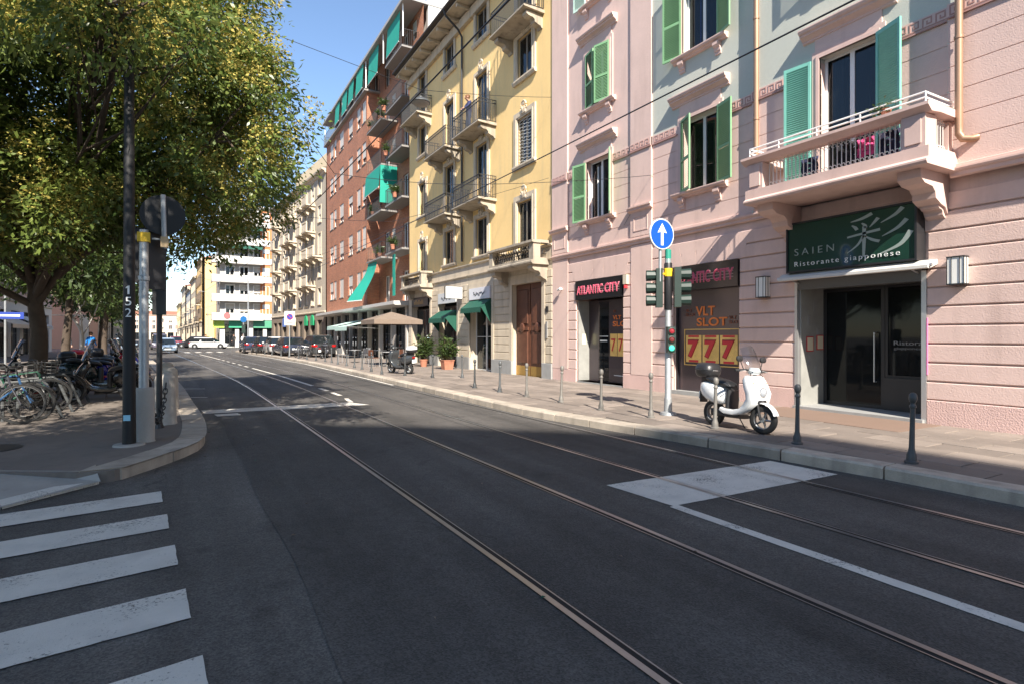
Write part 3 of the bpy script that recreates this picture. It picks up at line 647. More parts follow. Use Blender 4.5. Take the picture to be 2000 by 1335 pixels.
# ---- shop fronts of the pink house (parts of the building)
wm = Matrix.Translation((FX,17.08,0)) @ Matrix.Rotation(-R(90),4,'Z')
def at(x,y,z): return wm @ Vector((x,y,z))
sf = bx(1.42,3.81,.5,.56,.18,2.85).build('slot_hall_front', M.poster, pk)
bx(1.43,1.47,.06,.5,.2,2.84).build('reveal_panel', M.marble, sf); bx(1.42,3.81,.0,.6,.1,.18).build('threshold', M.greystone, sf)
bx(2.02,2.62,.485,.499,.22,2.8).build('door_leaf', M.glassdk, sf); bx(2.64,3.8,.4,.499,.2,2.84).build('poster_panel', M.poster, sf)
text_fit(sf,'VLT',2.85,3.25,2.2,2.33,.396,M.orange,off=.022); text_fit(sf,'SLOT',2.85,3.72,1.98,2.15,.396,M.orange,off=.022)
text_fit(sf,'VLT',2.87,3.0,2.42,2.5,.396,M.dimorange)
for k in range(3): bx(2.72+k*.36,3.05+k*.36,.388,.399,1.05,1.75).build('reel_print', M.gold, sf); text_fit(sf,'7',2.78+k*.36,2.98+k*.36,1.2,1.6,.384,M.red)
bx(2.08,2.45,.48,.484,1.5,1.55).build('notice_line', M.signwhite, sf); bx(2.9,3.5,.392,.399,.43,.45).build('notice_line', M.signwhite, sf)
bx(2.06,2.5,.48,.484,1.66,1.68).build('notice_line', M.signwhite, sf); bx(1.475,1.478,.2,.36,1.4,1.75).build('notice', colmat((.8,.78,.5),.6,0), sf)
sf = bx(5.84,7.97,.16,.2,.24,2.87).build('slot_hall_window', M.poster, pk)
bx(5.8,8.0,-.03,.2,.14,.24).build('threshold', M.greystone, sf)
for a,b in ((5.85,5.9),(7.92,7.96)): bx(a,b,.1,.16,.24,2.86).build('window_jamb', M.black, sf)
text_fit(sf,'VLT',6.5,7.12,2.2,2.44,.155,M.orange,off=.022); text_fit(sf,'SLOT',6.53,7.5,1.93,2.15,.155,M.orange,off=.022)
for a,z in ((6.15,2.2),(7.55,1.98)): text_fit(sf,'VLT',a,a+.22,z+.11,z+.19,.155,M.dimorange); text_fit(sf,'SLOT',a,a+.34,z,z+.08,.155,M.dimorange)
fr = MB(); a,b,c,d = 6.1,7.86,.92,1.86
fr.box(a,b,.146,.159,c,c+.02).box(a,b,.146,.159,d-.02,d).box(a,a+.02,.146,.159,c+.02,d-.02).box(b-.02,b,.146,.159,c+.02,d-.02); fr.build('print_frame', M.gold, sf)
for k in range(3):
    q = a+.06+k*.56; bx(q,q+.52,.15,.159,c+.08,d-.16).build('reel_print', M.gold, sf)
    text_fit(sf,'7',q+.05,q+.42,c+.19,d-.27,.147,colmat((.35,.02,.03),.5,0),off=.06,shear=.05); text_fit(sf,'7',q+.075,q+.4,c+.22,d-.3,.139,M.red,off=.04,shear=.05)
    bx(q+.1,q+.42,.147,.1505,c+.085,c+.14).build('reel_print', M.red, sf); bx(q+.08,q+.44,.147,.1505,d-.215,d-.165).build('reel_print', M.red, sf)
rf = MB(); 
for a,b in ((9.41,9.47),(11.85,11.93)): rf.box(a,b,-.03,.06,.12,2.84)
rfo = rf.build('restaurant_front', M.alu, pk); bx(9.47,11.85,-.01,.3,2.66,3.0).build('shutter_box', colmat((.11,.11,.11),.4,.2), rfo)
bx(9.475,9.5,.06,.88,.14,2.7).build('reveal_panel', M.marble, rfo); bx(11.86,11.9,.06,.88,.14,2.7).build('reveal_panel', M.marble, rfo)
for z,y_ in ((1.9,.3),(1.62,.62),(1.05,.3),(.8,.55),(2.2,.5)): bx(9.5,9.505,y_,y_+.1,z,z+.24).build('wall_tile', M.greystone, rfo)
bx(9.41,11.9,-.1,.92,.1,.2).build('threshold', M.greystone, rfo)
gd = frame_mesh(1.28,2.5,M.black,1,.07); link('door_leaf', gd, rfo, (9.5,.86,.2)); link('pane', pane_mesh(1.14,2.36,M.glassshop), rfo, (9.57,.885,.27))
link('side_light', frame_mesh(1.08,1.85,M.black,1,.05), rfo, (10.79,.86,.85)); link('pane', pane_mesh(.98,1.75,M.glassshop), rfo, (10.84,.885,.9)); bx(10.79,11.87,.8,.92,.2,.85).build('low_panel', M.black, rfo)
MB().tube([(10.62,.86,.75),(10.62,.78,.75),(10.62,.78,1.75),(10.62,.86,1.75)],.016,6).build('door_handle', M.alu, rfo)
text_fit(rfo,'Ristorante',10.95,11.7,1.5,1.58,.872,colmat((.25,.25,.25),.5,0)); text_fit(rfo,'giapponese',10.95,11.5,1.4,1.46,.872,colmat((.2,.2,.2),.5,0))
for y_,z in ((.24,1.35),(.6,1.38)):
    m_ = bx(9.506,9.516,y_,y_+.24,z,z+.32).build('menu_card', M.red, rfo); bx(9.516,9.519,y_+.02,y_+.22,z+.02,z+.3).build('menu_page', colmat((.75,.68,.5),.6,0), m_)
for k in range(5): bx(9.55,11.85,1.6+k*.01,1.62+k*.01,.2,2.7).build('back_wall', M.dark, rfo) if k==0 else None
for xx in (10.95,11.45):                       # tables seen through the glass
    MB().box(xx-.3,xx+.3,1.1,1.5,.9,.93).box(xx-.03,xx+.03,1.27,1.33,.2,.9).build('table', M.wood, rfo)
bx(11.936,11.95,-.034,.0,1.0,2.0).build('sticker_strip', colmat((.7,.2,.4),.5,0), rfo)
gf = MB()
for a,b in ((15.4,17.6),(19.5,21.7)): bx(a,b,.3,.35,.18,3.4).build('shop_front', M.poster, pk)
# ---- signs, lamps and other things fixed to the pink house
def sign(name, label, x0, x1, z0, z1, y0, y1, m, border=None):
    o = thing(name, label, 'sign', at(0,0,0), -R(90))
    bx(x0,x1,y0,y1,z0,z1).build('panel', m, o)
    if border:
        b_ = .035; f = MB(); f.box(x0-b_,x0,y0-.03,y1,z0-b_,z1+b_).box(x1,x1+b_,y0-.03,y1,z0-b_,z1+b_).box(x0,x1,y0-.03,y1,z0-b_,z0).box(x0,x1,y0-.03,y1,z1,z1+b_); f.build('frame', border, o)
    return o
for xa,xb,lab in ((1.42,3.8,'black fascia sign with pink neon letters over the slot hall door'),(5.84,7.96,'black fascia sign with pink neon letters behind the traffic light')):
    s = sign('neon_sign',lab,xa,xb,2.87,3.5,-.05,.12,colmat((.012,.012,.014),.3,.3))
    text_fit(s,'ATLANTIC',xa+.1,xa+(xb-xa)*.62,3.03,3.33,-.06,M.neon,outline=.035); text_fit(s,'CITY',xa+(xb-xa)*.66,xb-.1,3.03,3.33,-.06,M.neon,outline=.035)
    text_fit(s,'ATLANTIC',xa+.1,xa+(xb-xa)*.62,3.03,3.33,-.052,M.neonb,outline=.012,name='neon_tube'); text_fit(s,'CITY',xa+(xb-xa)*.66,xb-.1,3.03,3.33,-.052,M.neonb,outline=.012,name='neon_tube')
    mb = MB()
    for k in range(3): mb.box(xa+.1,xb-.12,-.058,-.05,3.1+k*.07,3.107+k*.07)
    mb.build('neon_bar', M.neonb, s)
s = sign('restaurant_sign','dark green restaurant sign box with a large brushed character under the pink balcony',9.43,11.87,3.04,4.02,-.27,.0,M.signgreen,M.black)
text_fit(s,'SAIEN',9.58,10.42,3.36,3.5,-.272,M.kanji,off=-.012,space=1.5); text_fit(s,'Ristorante giapponese',9.58,11.62,3.1,3.23,-.272,M.signwhite,off=-.008,space=1.35)
def stroke(pts,ws):                          # a brush stroke with swelling width
    mb = MB(); P = [Vector(p) for p in smooth_path([(a,b) for a,b in pts],6)]; n = len(P); L_ = []; R__ = []
    for i,p in enumerate(P):
        t = (P[min(i+1,n-1)]-P[max(i-1,0)]).normalized(); nn = Vector((-t.y,t.x)); f = i/(n-1)*(len(ws)-1); k = min(int(f),len(ws)-2); w = ws[k]+(ws[k+1]-ws[k])*(f-k)
        L_.append(p+nn*w); R__.append(p-nn*w)
    X = lambda p,y:(10.68+p.x*1.1,y,3.16+p.y*.84)
    for i in range(n-1): mb.quad(X(L_[i],-.276),X(R__[i],-.276),X(R__[i+1],-.276),X(L_[i+1],-.276))
    return mb
for pts,ws in [([(.42,.96),(.25,.88),(.06,.84)],[.035,.03,.008]),([(.08,.76),(.14,.7),(.17,.64)],[.01,.03,.03]),([(.25,.78),(.3,.72),(.32,.66)],[.01,.03,.025]),([(.52,.84),(.46,.76),(.38,.66)],[.035,.025,.006]),
               ([(.0,.5),(.25,.54),(.55,.58)],[.02,.025,.03]),([(.29,.7),(.29,.4),(.28,.02)],[.03,.032,.02]),([(.28,.5),(.18,.3),(.0,.14)],[.025,.02,.006]),([(.3,.48),(.42,.38),(.54,.32)],[.01,.028,.03]),
               ([(.9,.98),(.78,.85),(.56,.72)],[.04,.03,.006]),([(.96,.72),(.82,.56),(.58,.42)],[.04,.03,.006]),([(1.02,.46),(.86,.2),(.5,.02)],[.045,.035,.006])]:
    stroke(pts,ws).build('brush_stroke', M.kanji, s)
aw = thing('rolled_awning','rolled up white awning cassette under the green restaurant sign','awning',at(0,0,0),-R(90))
MB().prism([(-.36,2.9),(-.2,3.0),(-.02,3.02),(-.02,2.93),(-.3,2.84),(-.36,2.85)],9.24,12.1,'x').build('cassette', colmat((.62,.6,.56),.6,0), aw)
MB().tube([(9.2,-.3,2.9),(12.14,-.3,2.9)],.03,8).build('roller', M.alu, aw)
for xx in (9.5,11.8): MB().tube([(xx,-.3,2.86),(xx,-.02,2.8)],.015,6).build('arm', M.alu, aw)
for xc,lab in ((8.68,'box wall lamp of white glass between the slot hall window and the restaurant'),(12.43,'box wall lamp of white glass on the pink wall right of the restaurant')):
    o = thing('wall_lamp',lab,'wall lamp',at(xc,0,2.54),-R(90),'box wall lamps beside the restaurant')
    bx(-.12,.12,-.17,-.02,.02,.46).build('glass_shade', colmat((.82,.81,.76),.4,0), o)
    mb = MB()
    for q in (-.124,-.06,.06,.124): mb.box(q-.004,q+.004,-.18,-.17,0,.48)
    for yy in (-.178,-.09): mb.box(-.13,-.12,yy,yy+.008,0,.48).box(.12,.13,yy,yy+.008,0,.48)
    mb.box(-.132,.132,-.182,-.0,.0,.02).box(-.132,.132,-.182,.0,.46,.48).box(-.1,.1,-.02,.03,.1,.4)
    mb.build('frame', M.iron, o)
o = thing('security_camera','small white security camera on the pink wall beside the brown doors','camera',at(.62,0,3.3),-R(90))
MB().tube([(0,.0,.0),(0,-.12,.02)],.02,6).build('bracket', M.white, o); MB().tube([(-.1,-.14,-.02),(.08,-.16,.02)],[.045,.05],8).build('body', M.white, o)
o = thing('alarm_siren','small red and cream alarm box beside the neon sign','alarm',at(3.9,0,3.12),-R(90))
bx(0,.16,-.1,-.005,.1,.38).build('housing', colmat((.6,.52,.4),.5,0), o); MB().lathe([(.06,0),(.055,.08),(.02,.11)],10,(.08,-.06,-.02)).build('beacon', M.red, o)
o = thing('potted_plant','small potted plant on the right corner of the pink balcony coping','plant',at(11.75,yf+.12,5.43),-R(90))
MB().lathe([(.06,0),(.085,.13),(.09,.13),(.08,.14)],10).build('pot', M.terracotta, o)
# ================================================================== YELLOW BUILDING
ye = thing('yellow_building','yellow stucco palazzo with iron balconies, stone window frames and brown portal','building',(FX,32.45,0),-R(90))
yx = lambda Y: 32.45-Y
YW = yx(17.09); cols = {'A':yx(30.2),'B':yx(26.4),'C':yx(22.78),'D':yx(19.03)}
FZ = [(5.28,6.95),(8.4,10.25),(11.8,13.42),(14.95,16.3)]
hw = {'A':.52,'B':.56,'C':.56,'D':.55}
bdoor = {('B',1),('C',1),('B',2),('C',2),('D',3),('A',3)}; slabz = {1:7.5,2:10.72,3:13.66}
yops = []
for c,x in cols.items():
    for f,(z0,z1) in enumerate(FZ):
        if (c,f) in bdoor: z0 = slabz[f]+.06
        if f == 0 and c in 'AD': z0 = 4.55
        yops.append((x-hw[c],x+hw[c],z0,z1,c,f))
sh = [(yx(27.8),yx(25.45),.05,3.85),(yx(24.0),yx(21.8),.05,3.85),(yx(20.0),yx(17.77),.05,3.72),(yx(31.9),yx(29.05),.05,3.8)]
wall(MB(),0,YW,4.95,16.75,[o[:4] for o in yops],0,.3).build('wall', M.yellow, ye)
wall(MB(),0,YW,0,4.95,sh+[o[:4] for o in yops],-.02,.35).build('ground_floor_wall', M.cream, ye)
for z in (4.93,4.42): mould(MB(),0,YW,[(0,z),(.05,z+.01),(.08,z+.05),(.08,z+.08),(0,z+.1)],-.02).build('string_course', M.cream, ye)
courses(ye, M.cream, 0, YW, [.7+.31*i for i in range(12)], [(a-.25,b+.25,c,d) for a,b,c,d in sh], -.02, .03, .03, c=.012)
courses(ye, M.greystone, 0, YW, [.08,.7], [(a-.02,b+.02,c,d) for a,b,c,d in sh], -.02, .06, .004, 'plinth')
for a,b,c,d in sh: MB().box(a-.22,a,-.06,.0,.7,d+.2).box(b,b+.22,-.06,.0,.7,d+.2).box(a,b,-.059,.0,d,d+.2).build('surround', M.cream, ye)
for (xa,xb,z0,z1,c,f) in yops:
    wd = window(ye,xa,xb,z0,z1,0,.07,colmat((.2,.17,.13),.6,0),2,curtain=(.5 if (c,f)!=('D',0) else 1),surround=(.26 if c=='D' else .2,.07,M.cream),sill=None if (c,f) in bdoor or z0<5 else (.3,.14,.16,M.cream))
    w,h = xb-xa,z1-z0
    if f < 3 :                                    # shell ornament above the frame
        mb = MB(); mb.lathe([(.001,-.18),(.06,-.18),(.085,-.155),(.06,-.14)],10,(w/2,0,h+.47),'y'); mb.torus((w/2,-.155,h+.38),.19,.035,'y',10,5,a0=.1,a1=3.04); mb.torus((w/2-.17,-.155,h+.3),.06,.022,'y',8,4); mb.torus((w/2+.17,-.155,h+.3),.06,.022,'y',8,4); mb.tube([(w/2-.1,-.16,h+.35),(w/2,-.2,h+.2),(w/2+.1,-.16,h+.35)],.04,5)
        mb.box(w/2-.16,w/2+.16,-.19,-.06,h+.1,h+.26); mb.build('cartouche', M.cream, wd)
    if c == 'D' and f == 1: 
        mb = MB()
        for k in range(14): mb.tube([(0,-.06,h*k/14),(w,-.06,h*(k+1.6)/14 if k<13 else h)],.006,3,cap=False).tube([(w,-.055,h*k/14),(0,-.055,min(h,h*(k+1.6)/14))],.006,3,cap=False)
        mb.build('lattice', M.white, wd)
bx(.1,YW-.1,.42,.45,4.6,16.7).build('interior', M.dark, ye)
MB().box(0,YW,.46,12.5,4.3,16.7).box(0,YW,1.6,12.5,0,4.3).build('rear_block', M.yellow, ye)
# eave with rafters, gutter and pitched roof
bx(-.02,YW,-.18,.02,16.3,16.75).build('eave_frieze', M.cream, ye)
bx(-.08,YW,-.86,-.0,16.86,16.9).build('soffit', M.cream, ye)
MB().prism([(.0,16.905),(-.85,16.96),(-.95,16.98),(-.95,17.14),(.0,17.12),(6,20.2),(12.5,17.1),(12.5,16.9)],-.1,YW+.02,'x').build('roof', M.roofdark, ye)
for k in range(13): bx(.3+k*1.18,.44+k*1.18,-.8,-.18,16.68,16.85).build('rafter', M.cream, ye)
MB().tube([(-.1,-.98,17.05),(YW,-.98,17.05)],.07,8).build('gutter', M.roofdark, ye)
px = yx(24.75); MB().tube([(px-.1,-.98,17),(px-.1,-.9,16.75),(px,-.3,16.2),(px,-.1,15.9),(px,-.1,5.2)],.05,8).build('downpipe', M.iron, ye)
def iron_balcony(parent, xa, xb, zs_, d=.85, h=.95, m=None, slabm=None, plan=None, brk=True, step=.1):
    b = MB(); b.prism([(.0,zs_-.12),(-d,zs_-.07),(-d-.04,zs_-.05),(-d-.04,zs_),(.0,zs_)],xa,xb,'x'); bo = b.build('balcony', slabm or M.oldstone, parent)
    iron_rail(MB(),[(xa+.04,-.02),(xa+.04,-d+.03),(xb-.04,-d+.03),(xb-.04,-.02)],zs_+.06,zs_+h,.08,.012,zs_+h-.14).build('railing', m or M.iron, bo)
    if brk:
        for q in (xa+.12,xb-.42): MB().prism([(-u,zs_-.62+v) for u,v in corbel_prof(.7,.5)],q,q+.3,'x').build('corbel', slabm or M.oldstone, bo)
    return bo
for c,f in sorted(bdoor): iron_balcony(ye,cols[c]-1.38,cols[c]+1.38,slabz[f]+.02)
def stone_balcony(xa,xb,z):
    b = MB(); b.prism([(0,z-.1),(-.72,z-.1),(-.78,z-.04),(-.78,z+.02),(-.7,z+.06),(-.7,z+.14),(0,z+.14)],xa,xb,'x'); bo = b.build('balcony', M.oldstone, ye)
    for q in (xa,xb-.3,): bx(q,q+.3,-.7,-.4,z+.142,z+.66).build('pier', M.oldstone, bo)
    MB().prism([(-.78,z+.68),(-.78,z+.76),(-.4,z+.78),(-.4,z+.66),(-.7,z+.662)],xa-.05,xb+.05,'x').box(xa-.05,xa+.24,-.399,0,z+.67,z+.775).box(xb-.24,xb+.05,-.399,0,z+.67,z+.775).build('coping', M.oldstone, bo)
    mb = MB(); x = xa+.36; k = 0
    while x < xb-.34:
        mb.torus((x,-.56,z+.3),.075,.014,'y',8,4,a0=.4,a1=5.2).torus((x+.03,-.56,z+.5),.075,.014,'y',8,4,a0=2.6,a1=7.6); mb.tube([(x-.1,-.56,z+.15),(x+.1,-.56,z+.66)],.01,4); x += .19
    for q in (-.32,-.15): mb.torus((xa+.12,q,z+.4),.1,.014,'x',8,4).torus((xb-.12,q,z+.4),.1,.014,'x',8,4)
    mb.build('iron_grille', M.iron, bo)
    for q in (xa+.1,xb-.45): MB().prism([(-u,z-.72+v) for u,v in corbel_prof(.66,.62)],q,q+.34,'x').build('corbel', M.oldstone, bo)
stone_balcony(cols['D']-1.72,cols['D']+1.72,4.36); stone_balcony(cols['A']-1.7,cols['A']+1.6,4.36)
# portal, shop fronts
a,b = yx(20.0),yx(17.77); pd = bx(a,b,.2,.26,.1,3.72).build('portal', M.wood, ye)
for k in range(2):
    xa = a+(b-a)/2*k+.03; xb = a+(b-a)/2*(k+1)-.03; lf = MB().box(xa,xb,.15,.2,.1,3.7).build('door_leaf', M.wood, pd)
    for z0,z1 in ((.62,1.85),(2.15,3.5)): MB().cbox(xa+.14,xb-.14,.115,.152,z0,z1,.025).build('door_panel', M.wood, lf)
    MB().lathe([(.001,.06),(.15,.07),(.2,.1),(.12,.15)],10,((xa+xb)/2,0,2.0),'y').box(xa+.1,xb-.1,.1,.15,1.9,2.02).build('carved_rosette', M.wood, lf); bx(xa,xb,.14,.1495,.1,.52).build('kick_plate', M.brass, lf)
bx(b+.32,b+.42,-.09,-.05,1.6,2.2).build('doorbell_panel', M.alu, ye); bx(b+.3,b+.46,-.085,-.05,2.55,2.75).build('house_number', M.black, ye)
for i,(xa,xb,c,d) in enumerate(sh[:2]+sh[3:]):
    fr_ = link('shop_front', frame_mesh(xb-xa,3.1,colmat((.55,.55,.53),.5,0) if i==1 else M.black,2,.08,1), ye, (xa,.28,.1)); link('pane', pane_mesh(xb-xa-.16,2.94,M.glassdk), fr_, (.08,.03,.08))
bx(yx(23.95),yx(23.2),.5,.52,.2,2.4).build('display_banner', colmat((.45,.62,.04),.7,0), ye)
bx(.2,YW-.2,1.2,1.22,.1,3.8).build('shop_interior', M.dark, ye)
for i,(xa,xb,t,lab,m_,tm) in enumerate(((yx(27.75),yx(25.5),'','white shop fascia sign above the left green awning of the yellow house',colmat((.55,.57,.58),.5,0),M.iron),(yx(23.95),yx(21.85),'','white shop fascia sign above the right green awning of the yellow house',colmat((.62,.62,.66),.5,0),M.iron),(yx(31.8),yx(29.2),'','black shop fascia with gold letters under the left stone balcony',M.black,M.brass))):
    s = thing('shop_sign',lab,'sign',(FX,32.45,0),-R(90)); bx(xa,xb,-.1,.05,3.32,3.84).build('panel', m_, s)
    sq = MB(); n_q = 60; xa_,xb_ = xa+.45,xb-.45        # script too blurred to read: plain pen-like strokes
    if i < 2: sq.tube([(xa_+(xb_-xa_)*k/n_q+.05*math.sin(k*.9),-.108,3.57+.09*math.sin(k*.55+i)*math.cos(k*.21)) for k in range(n_q+1)],.011,4)
    else:
        for k in range(9): sq.box(xa_+k*.17,xa_+k*.17+.05,-.108,-.1,3.45,3.7 if k%3 else 3.62)
    sq.build('lettering', tm, s)
s = thing('projecting_sign','white lightbox sign standing out from the yellow house wall','sign',(FX,32.45,0),-R(90))
xx = yx(24.75); bx(xx,xx+.12,-1.0,-.12,3.42,4.0).build('lightbox', M.black, s); bx(xx+.12,xx+.128,-.98,-.14,3.44,3.98).build('face', M.signwhite, s); MB().tube([(xx+.06,-.1,3.8),(xx+.06,.0,3.8)],.03,6).build('bracket', M.iron, s)
mb = MB().torus((xx+.135,-.78,3.72),.09,.015,'x',12,4,a0=.8,a1=5.5); mb.box(xx+.128,xx+.134,-.62,-.25,3.69,3.75); mb.build('lettering', colmat((.25,.45,.5),.5,0), s)
def awning(label, org, xa, xb, z, d, drop, m, val=.22, rz=-R(90), name='awning', sides=False):
    o = thing(name,label,'awning',org,rz); n = 8; mb = MB(); sag = .02
    f = MB()
    for i in range(n):
        t0,t1 = i/n,(i+1)/n; f.quad((xa,-d*t0,z-drop*t0-sag*math.sin(t0*3.14)),(xb,-d*t0,z-drop*t0-sag*math.sin(t0*3.14)),(xb,-d*t1,z-drop*t1-sag*math.sin(t1*3.14)),(xa,-d*t1,z-drop*t1-sag*math.sin(t1*3.14)))
    if sides: f.add([(xa,0,z),(xa,-d,z-drop),(xa,0,z-drop-.7)],[(0,1,2)]).add([(xb,0,z),(xb,-d,z-drop),(xb,0,z-drop-.7)],[(0,1,2)])
    f.build('canopy', m, o)
    k = max(4,int((xb-xa)/.16)); w = (xb-xa)/k; v = MB()
    for i in range(k):
        x = xa+i*w; zz = z-drop; v.add([(x,-d,zz),(x+w,-d,zz),(x+w,-d-.01,zz-val*.8),(x+w*.5,-d-.012,zz-val),(x,-d-.01,zz-val*.8)],[(0,1,2,3,4)])
    v.build('valance', m, o)
    for x in (xa+.05,xb-.05): MB().tube([(x,-.02,z-drop-.12),(x,-d+.03,z-drop-.02)],.014,5).build('arm', M.alu, o)
    return o
awning('green scalloped awning over the café door, left of the projecting white sign',(FX-.04,32.45,0),yx(27.7),yx(25.5),2.95,.6,.4,M.awndk,.25,sides=True)
awning('green scalloped awning over the glazed shop right of the projecting white sign',(FX-.04,32.45,0),yx(23.95),yx(21.85),3.3,.5,.38,M.awndk,.25,sides=True)
# ================================================================== BRICK BUILDING
br = thing('brick_building','tall red brick apartment block with stacked balconies and green top floor blinds','building',(FX,56.0,0),-R(90))
bxx = lambda Y: 56.0-Y
MR = bxx(41.75); RW = bxx(32.5); rows = [4.98,8.24,11.42,14.55,17.66]; wpos = [(53.1,54.5),(51.85,52.85),(49.15,50.6),(46.05,47.4),(43.65,44.7),(42.1,43.1)]
bops = [(bxx(b),bxx(a),z,z+1.6) for a,b in wpos for z in rows]
wall(MB(),0,MR,3.75,19.62,bops,0,.2).build('wall', M.brick, br)
RD = .9; rcol = [(37.6,40.6),(33.4,36.6)]
rops = []
for (ya,yb) in rcol:
    for f in range(6): rops.append((bxx(yb)+.35,bxx(yb)+1.35,[3.95,7.12,10.25,13.35,16.4,19.42][f],[3.95,7.12,10.25,13.35,16.4,19.42][f]+2.0)); rops.append((bxx(ya)-1.1,bxx(ya)-.3,[3.95,7.12,10.25,13.35,16.4,19.42][f]+.8,[3.95,7.12,10.25,13.35,16.4,19.42][f]+2.0))
rops = [(a,min(b,RW-.15),c,d) for a,b,c,d in rops]
wall(MB(),MR,RW,3.75,21.75,rops,RD,.2).build('recessed_wall', M.brick, br)
MB().quad((MR,0,3.75),(MR,RD,3.75),(MR,RD,19.62),(MR,0,19.62)).build('return_wall', M.brick, br)
bx(0,RW,1.3,13,0,21.7).build('rear_block', M.offwhite, br); bx(RW-.3,RW+.02,RD+.3,13,16,24.5).build('party_wall', M.offwhite, br)
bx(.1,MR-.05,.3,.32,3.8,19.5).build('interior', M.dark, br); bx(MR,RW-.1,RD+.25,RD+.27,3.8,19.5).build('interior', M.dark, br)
for i,(a,b,c,d) in enumerate(bops):
    window(br,a,b,c,d,0,.1,M.white,2 if b-a>1.2 else 1,far=True,gm=M.glassdk,blind=[.55,.8,.95,.7,1.0,.35][(i*5+i//4)%6],blindm=colmat((.66,.62,.56),.7,0),sill=(.04,.05,.08,M.concrete))
for i,(a,b,c,d) in enumerate(rops): window(br,a,b,c,d,RD,.1,M.white,2 if b-a>.9 else 1,far=True,gm=M.glassdk,blind=[.0,.4,.0,.6][i%4],blindm=colmat((.6,.58,.52),.7,0))
bz = [7.05,10.2,13.28,16.32,19.0-.0]
def brick_balcony(xa,xb,z,d,y0):
    bo = bx(xa,xb,y0-d,y0,z-.11,z).build('balcony', colmat((.24,.225,.21),.8,0), br); iron_rail(MB(),[(xa+.03,y0),(xa+.03,y0-d+.03),(xb-.03,y0-d+.03),(xb-.03,y0)],z+.06,z+1.0,.11,.01).build('railing', M.iron, bo); return bo
for z in (7.05,10.2,13.28,16.32):
    brick_balcony(bxx(41.0),bxx(37.4),z-.05,1.15,RD); brick_balcony(bxx(36.7),bxx(33.3),z,1.1,RD)
brick_balcony(bxx(36.7),bxx(33.3),19.36,1.1,RD)
tb = bx(-.1,MR+.3,-.28,.9,19.62,19.75).build('top_balcony', colmat((.3,.28,.26),.8,0), br); iron_rail(MB(),[(-.06,.85),(-.06,-.24),(MR+.26,-.24),(MR+.26,.85)],19.8,20.65,.16,.011).build('railing', M.iron, tb)
wall(MB(),0,MR,19.75,21.75,[(x,x+1.0,19.75,21.6) for x in (1,3.4,5.8,8.2,10.6,12.8)],.92,.2).build('attic_wall', M.brick, br)
for x in (1,3.4,5.8,8.2,10.6,12.8): window(br,x,x+1.0,19.75,21.6,.92,.1,M.white,1,far=True,gm=M.glassdk)
MB().prism([(13,21.8),(-.32,21.7),(-.36,21.72),(-.36,21.9),(13,22.0)],-.15,RW+.05,'x').build('roof', colmat((.36,.345,.33),.8,0), br)
for k,x in enumerate((.2,4.9,7.2,9.6,12.0,14.6,18.9,22.9)): MB().box(x-.03,x+.03,-.22,-.16,19.75,21.72).build('roof_post', M.white, br)
for k,(xa,xb,zl) in enumerate(((5.0,6.6,20.0),(7.6,9.3,19.95),(9.8,11.4,20.05),(12.2,14.2,19.9),(15.2,17.6,19.7),(19.6,22.2,19.75))):
    o = thing('sun_blind','turquoise roller blind hanging from the brick block roof, %s from the left'%['first','second','third','fourth','fifth','sixth'][k],'blind',(FX,56,0),-R(90),'turquoise blinds of the top floor')
    y0_ = -.26 if xa<15 else -.12; mb = MB(); n = 6
    for i in range(n): mb.quad((xa,y0_-.1*(i/n),21.68-(21.68-zl)*i/n),(xb,y0_-.1*(i/n),21.68-(21.68-zl)*i/n),(xb,y0_-.1*((i+1)/n),21.68-(21.68-zl)*(i+1)/n),(xa,y0_-.1*((i+1)/n),21.68-(21.68-zl)*(i+1)/n))
    mb.build('fabric', M.awn, o); MB().tube([(xa,y0_-.1,zl),(xb,y0_-.1,zl)],.025,6).build('bottom_bar', M.white, o)
o = thing('sun_blind','turquoise blind dropped over the third floor balcony of the brick block','blind',(FX,56,0),-R(90))
mb = MB(); xa,xb = bxx(41),bxx(37.4); mb.quad((xa,-.3,13.1),(xb,-.3,13.1),(xb,-.42,11.6),(xa,-.42,11.6)); mb.quad((xb+.02,-.3,13.1),(xb+.02,.85,13.1),(xb+.02,.85,10.6),(xb+.02,-.35,10.6)); mb.build('fabric', M.awn, o); MB().tube([(xa,-.42,11.6),(xb,-.42,11.6)],.03,6).build('bottom_bar', M.white, o)
o = thing('sun_blind','turquoise blind billowing out from the lowest balcony of the brick block','blind',(FX,56,0),-R(90))
mb = MB(); n = 10; P_ = [(-.15-1.5*math.sin(i/n*1.5)*(i/n)**.8, 6.85-2.75*i/n) for i in range(n+1)]
for (a,c),(b,d) in zip(P_,P_[1:]): mb.quad((bxx(41),a,c),(bxx(38.6)-.3,a*.7,c),(bxx(38.6)-.3,b*.7,d),(bxx(41),b,d))
mb.build('fabric', M.awn, o, smooth=60); MB().tube([(bxx(41),P_[-1][0],P_[-1][1]),(bxx(38.6)-.3,P_[-1][0]*.7,P_[-1][1])],.03,6).build('bottom_bar', M.white, o)
o = thing('sun_blind','narrow green blind hanging beside the stone balcony on the brick block','blind',(FX,56,0),-R(90)); bx(bxx(35.1),bxx(34.6),-.2,-.18,4.2,6.8).build('fabric', M.awn, o)
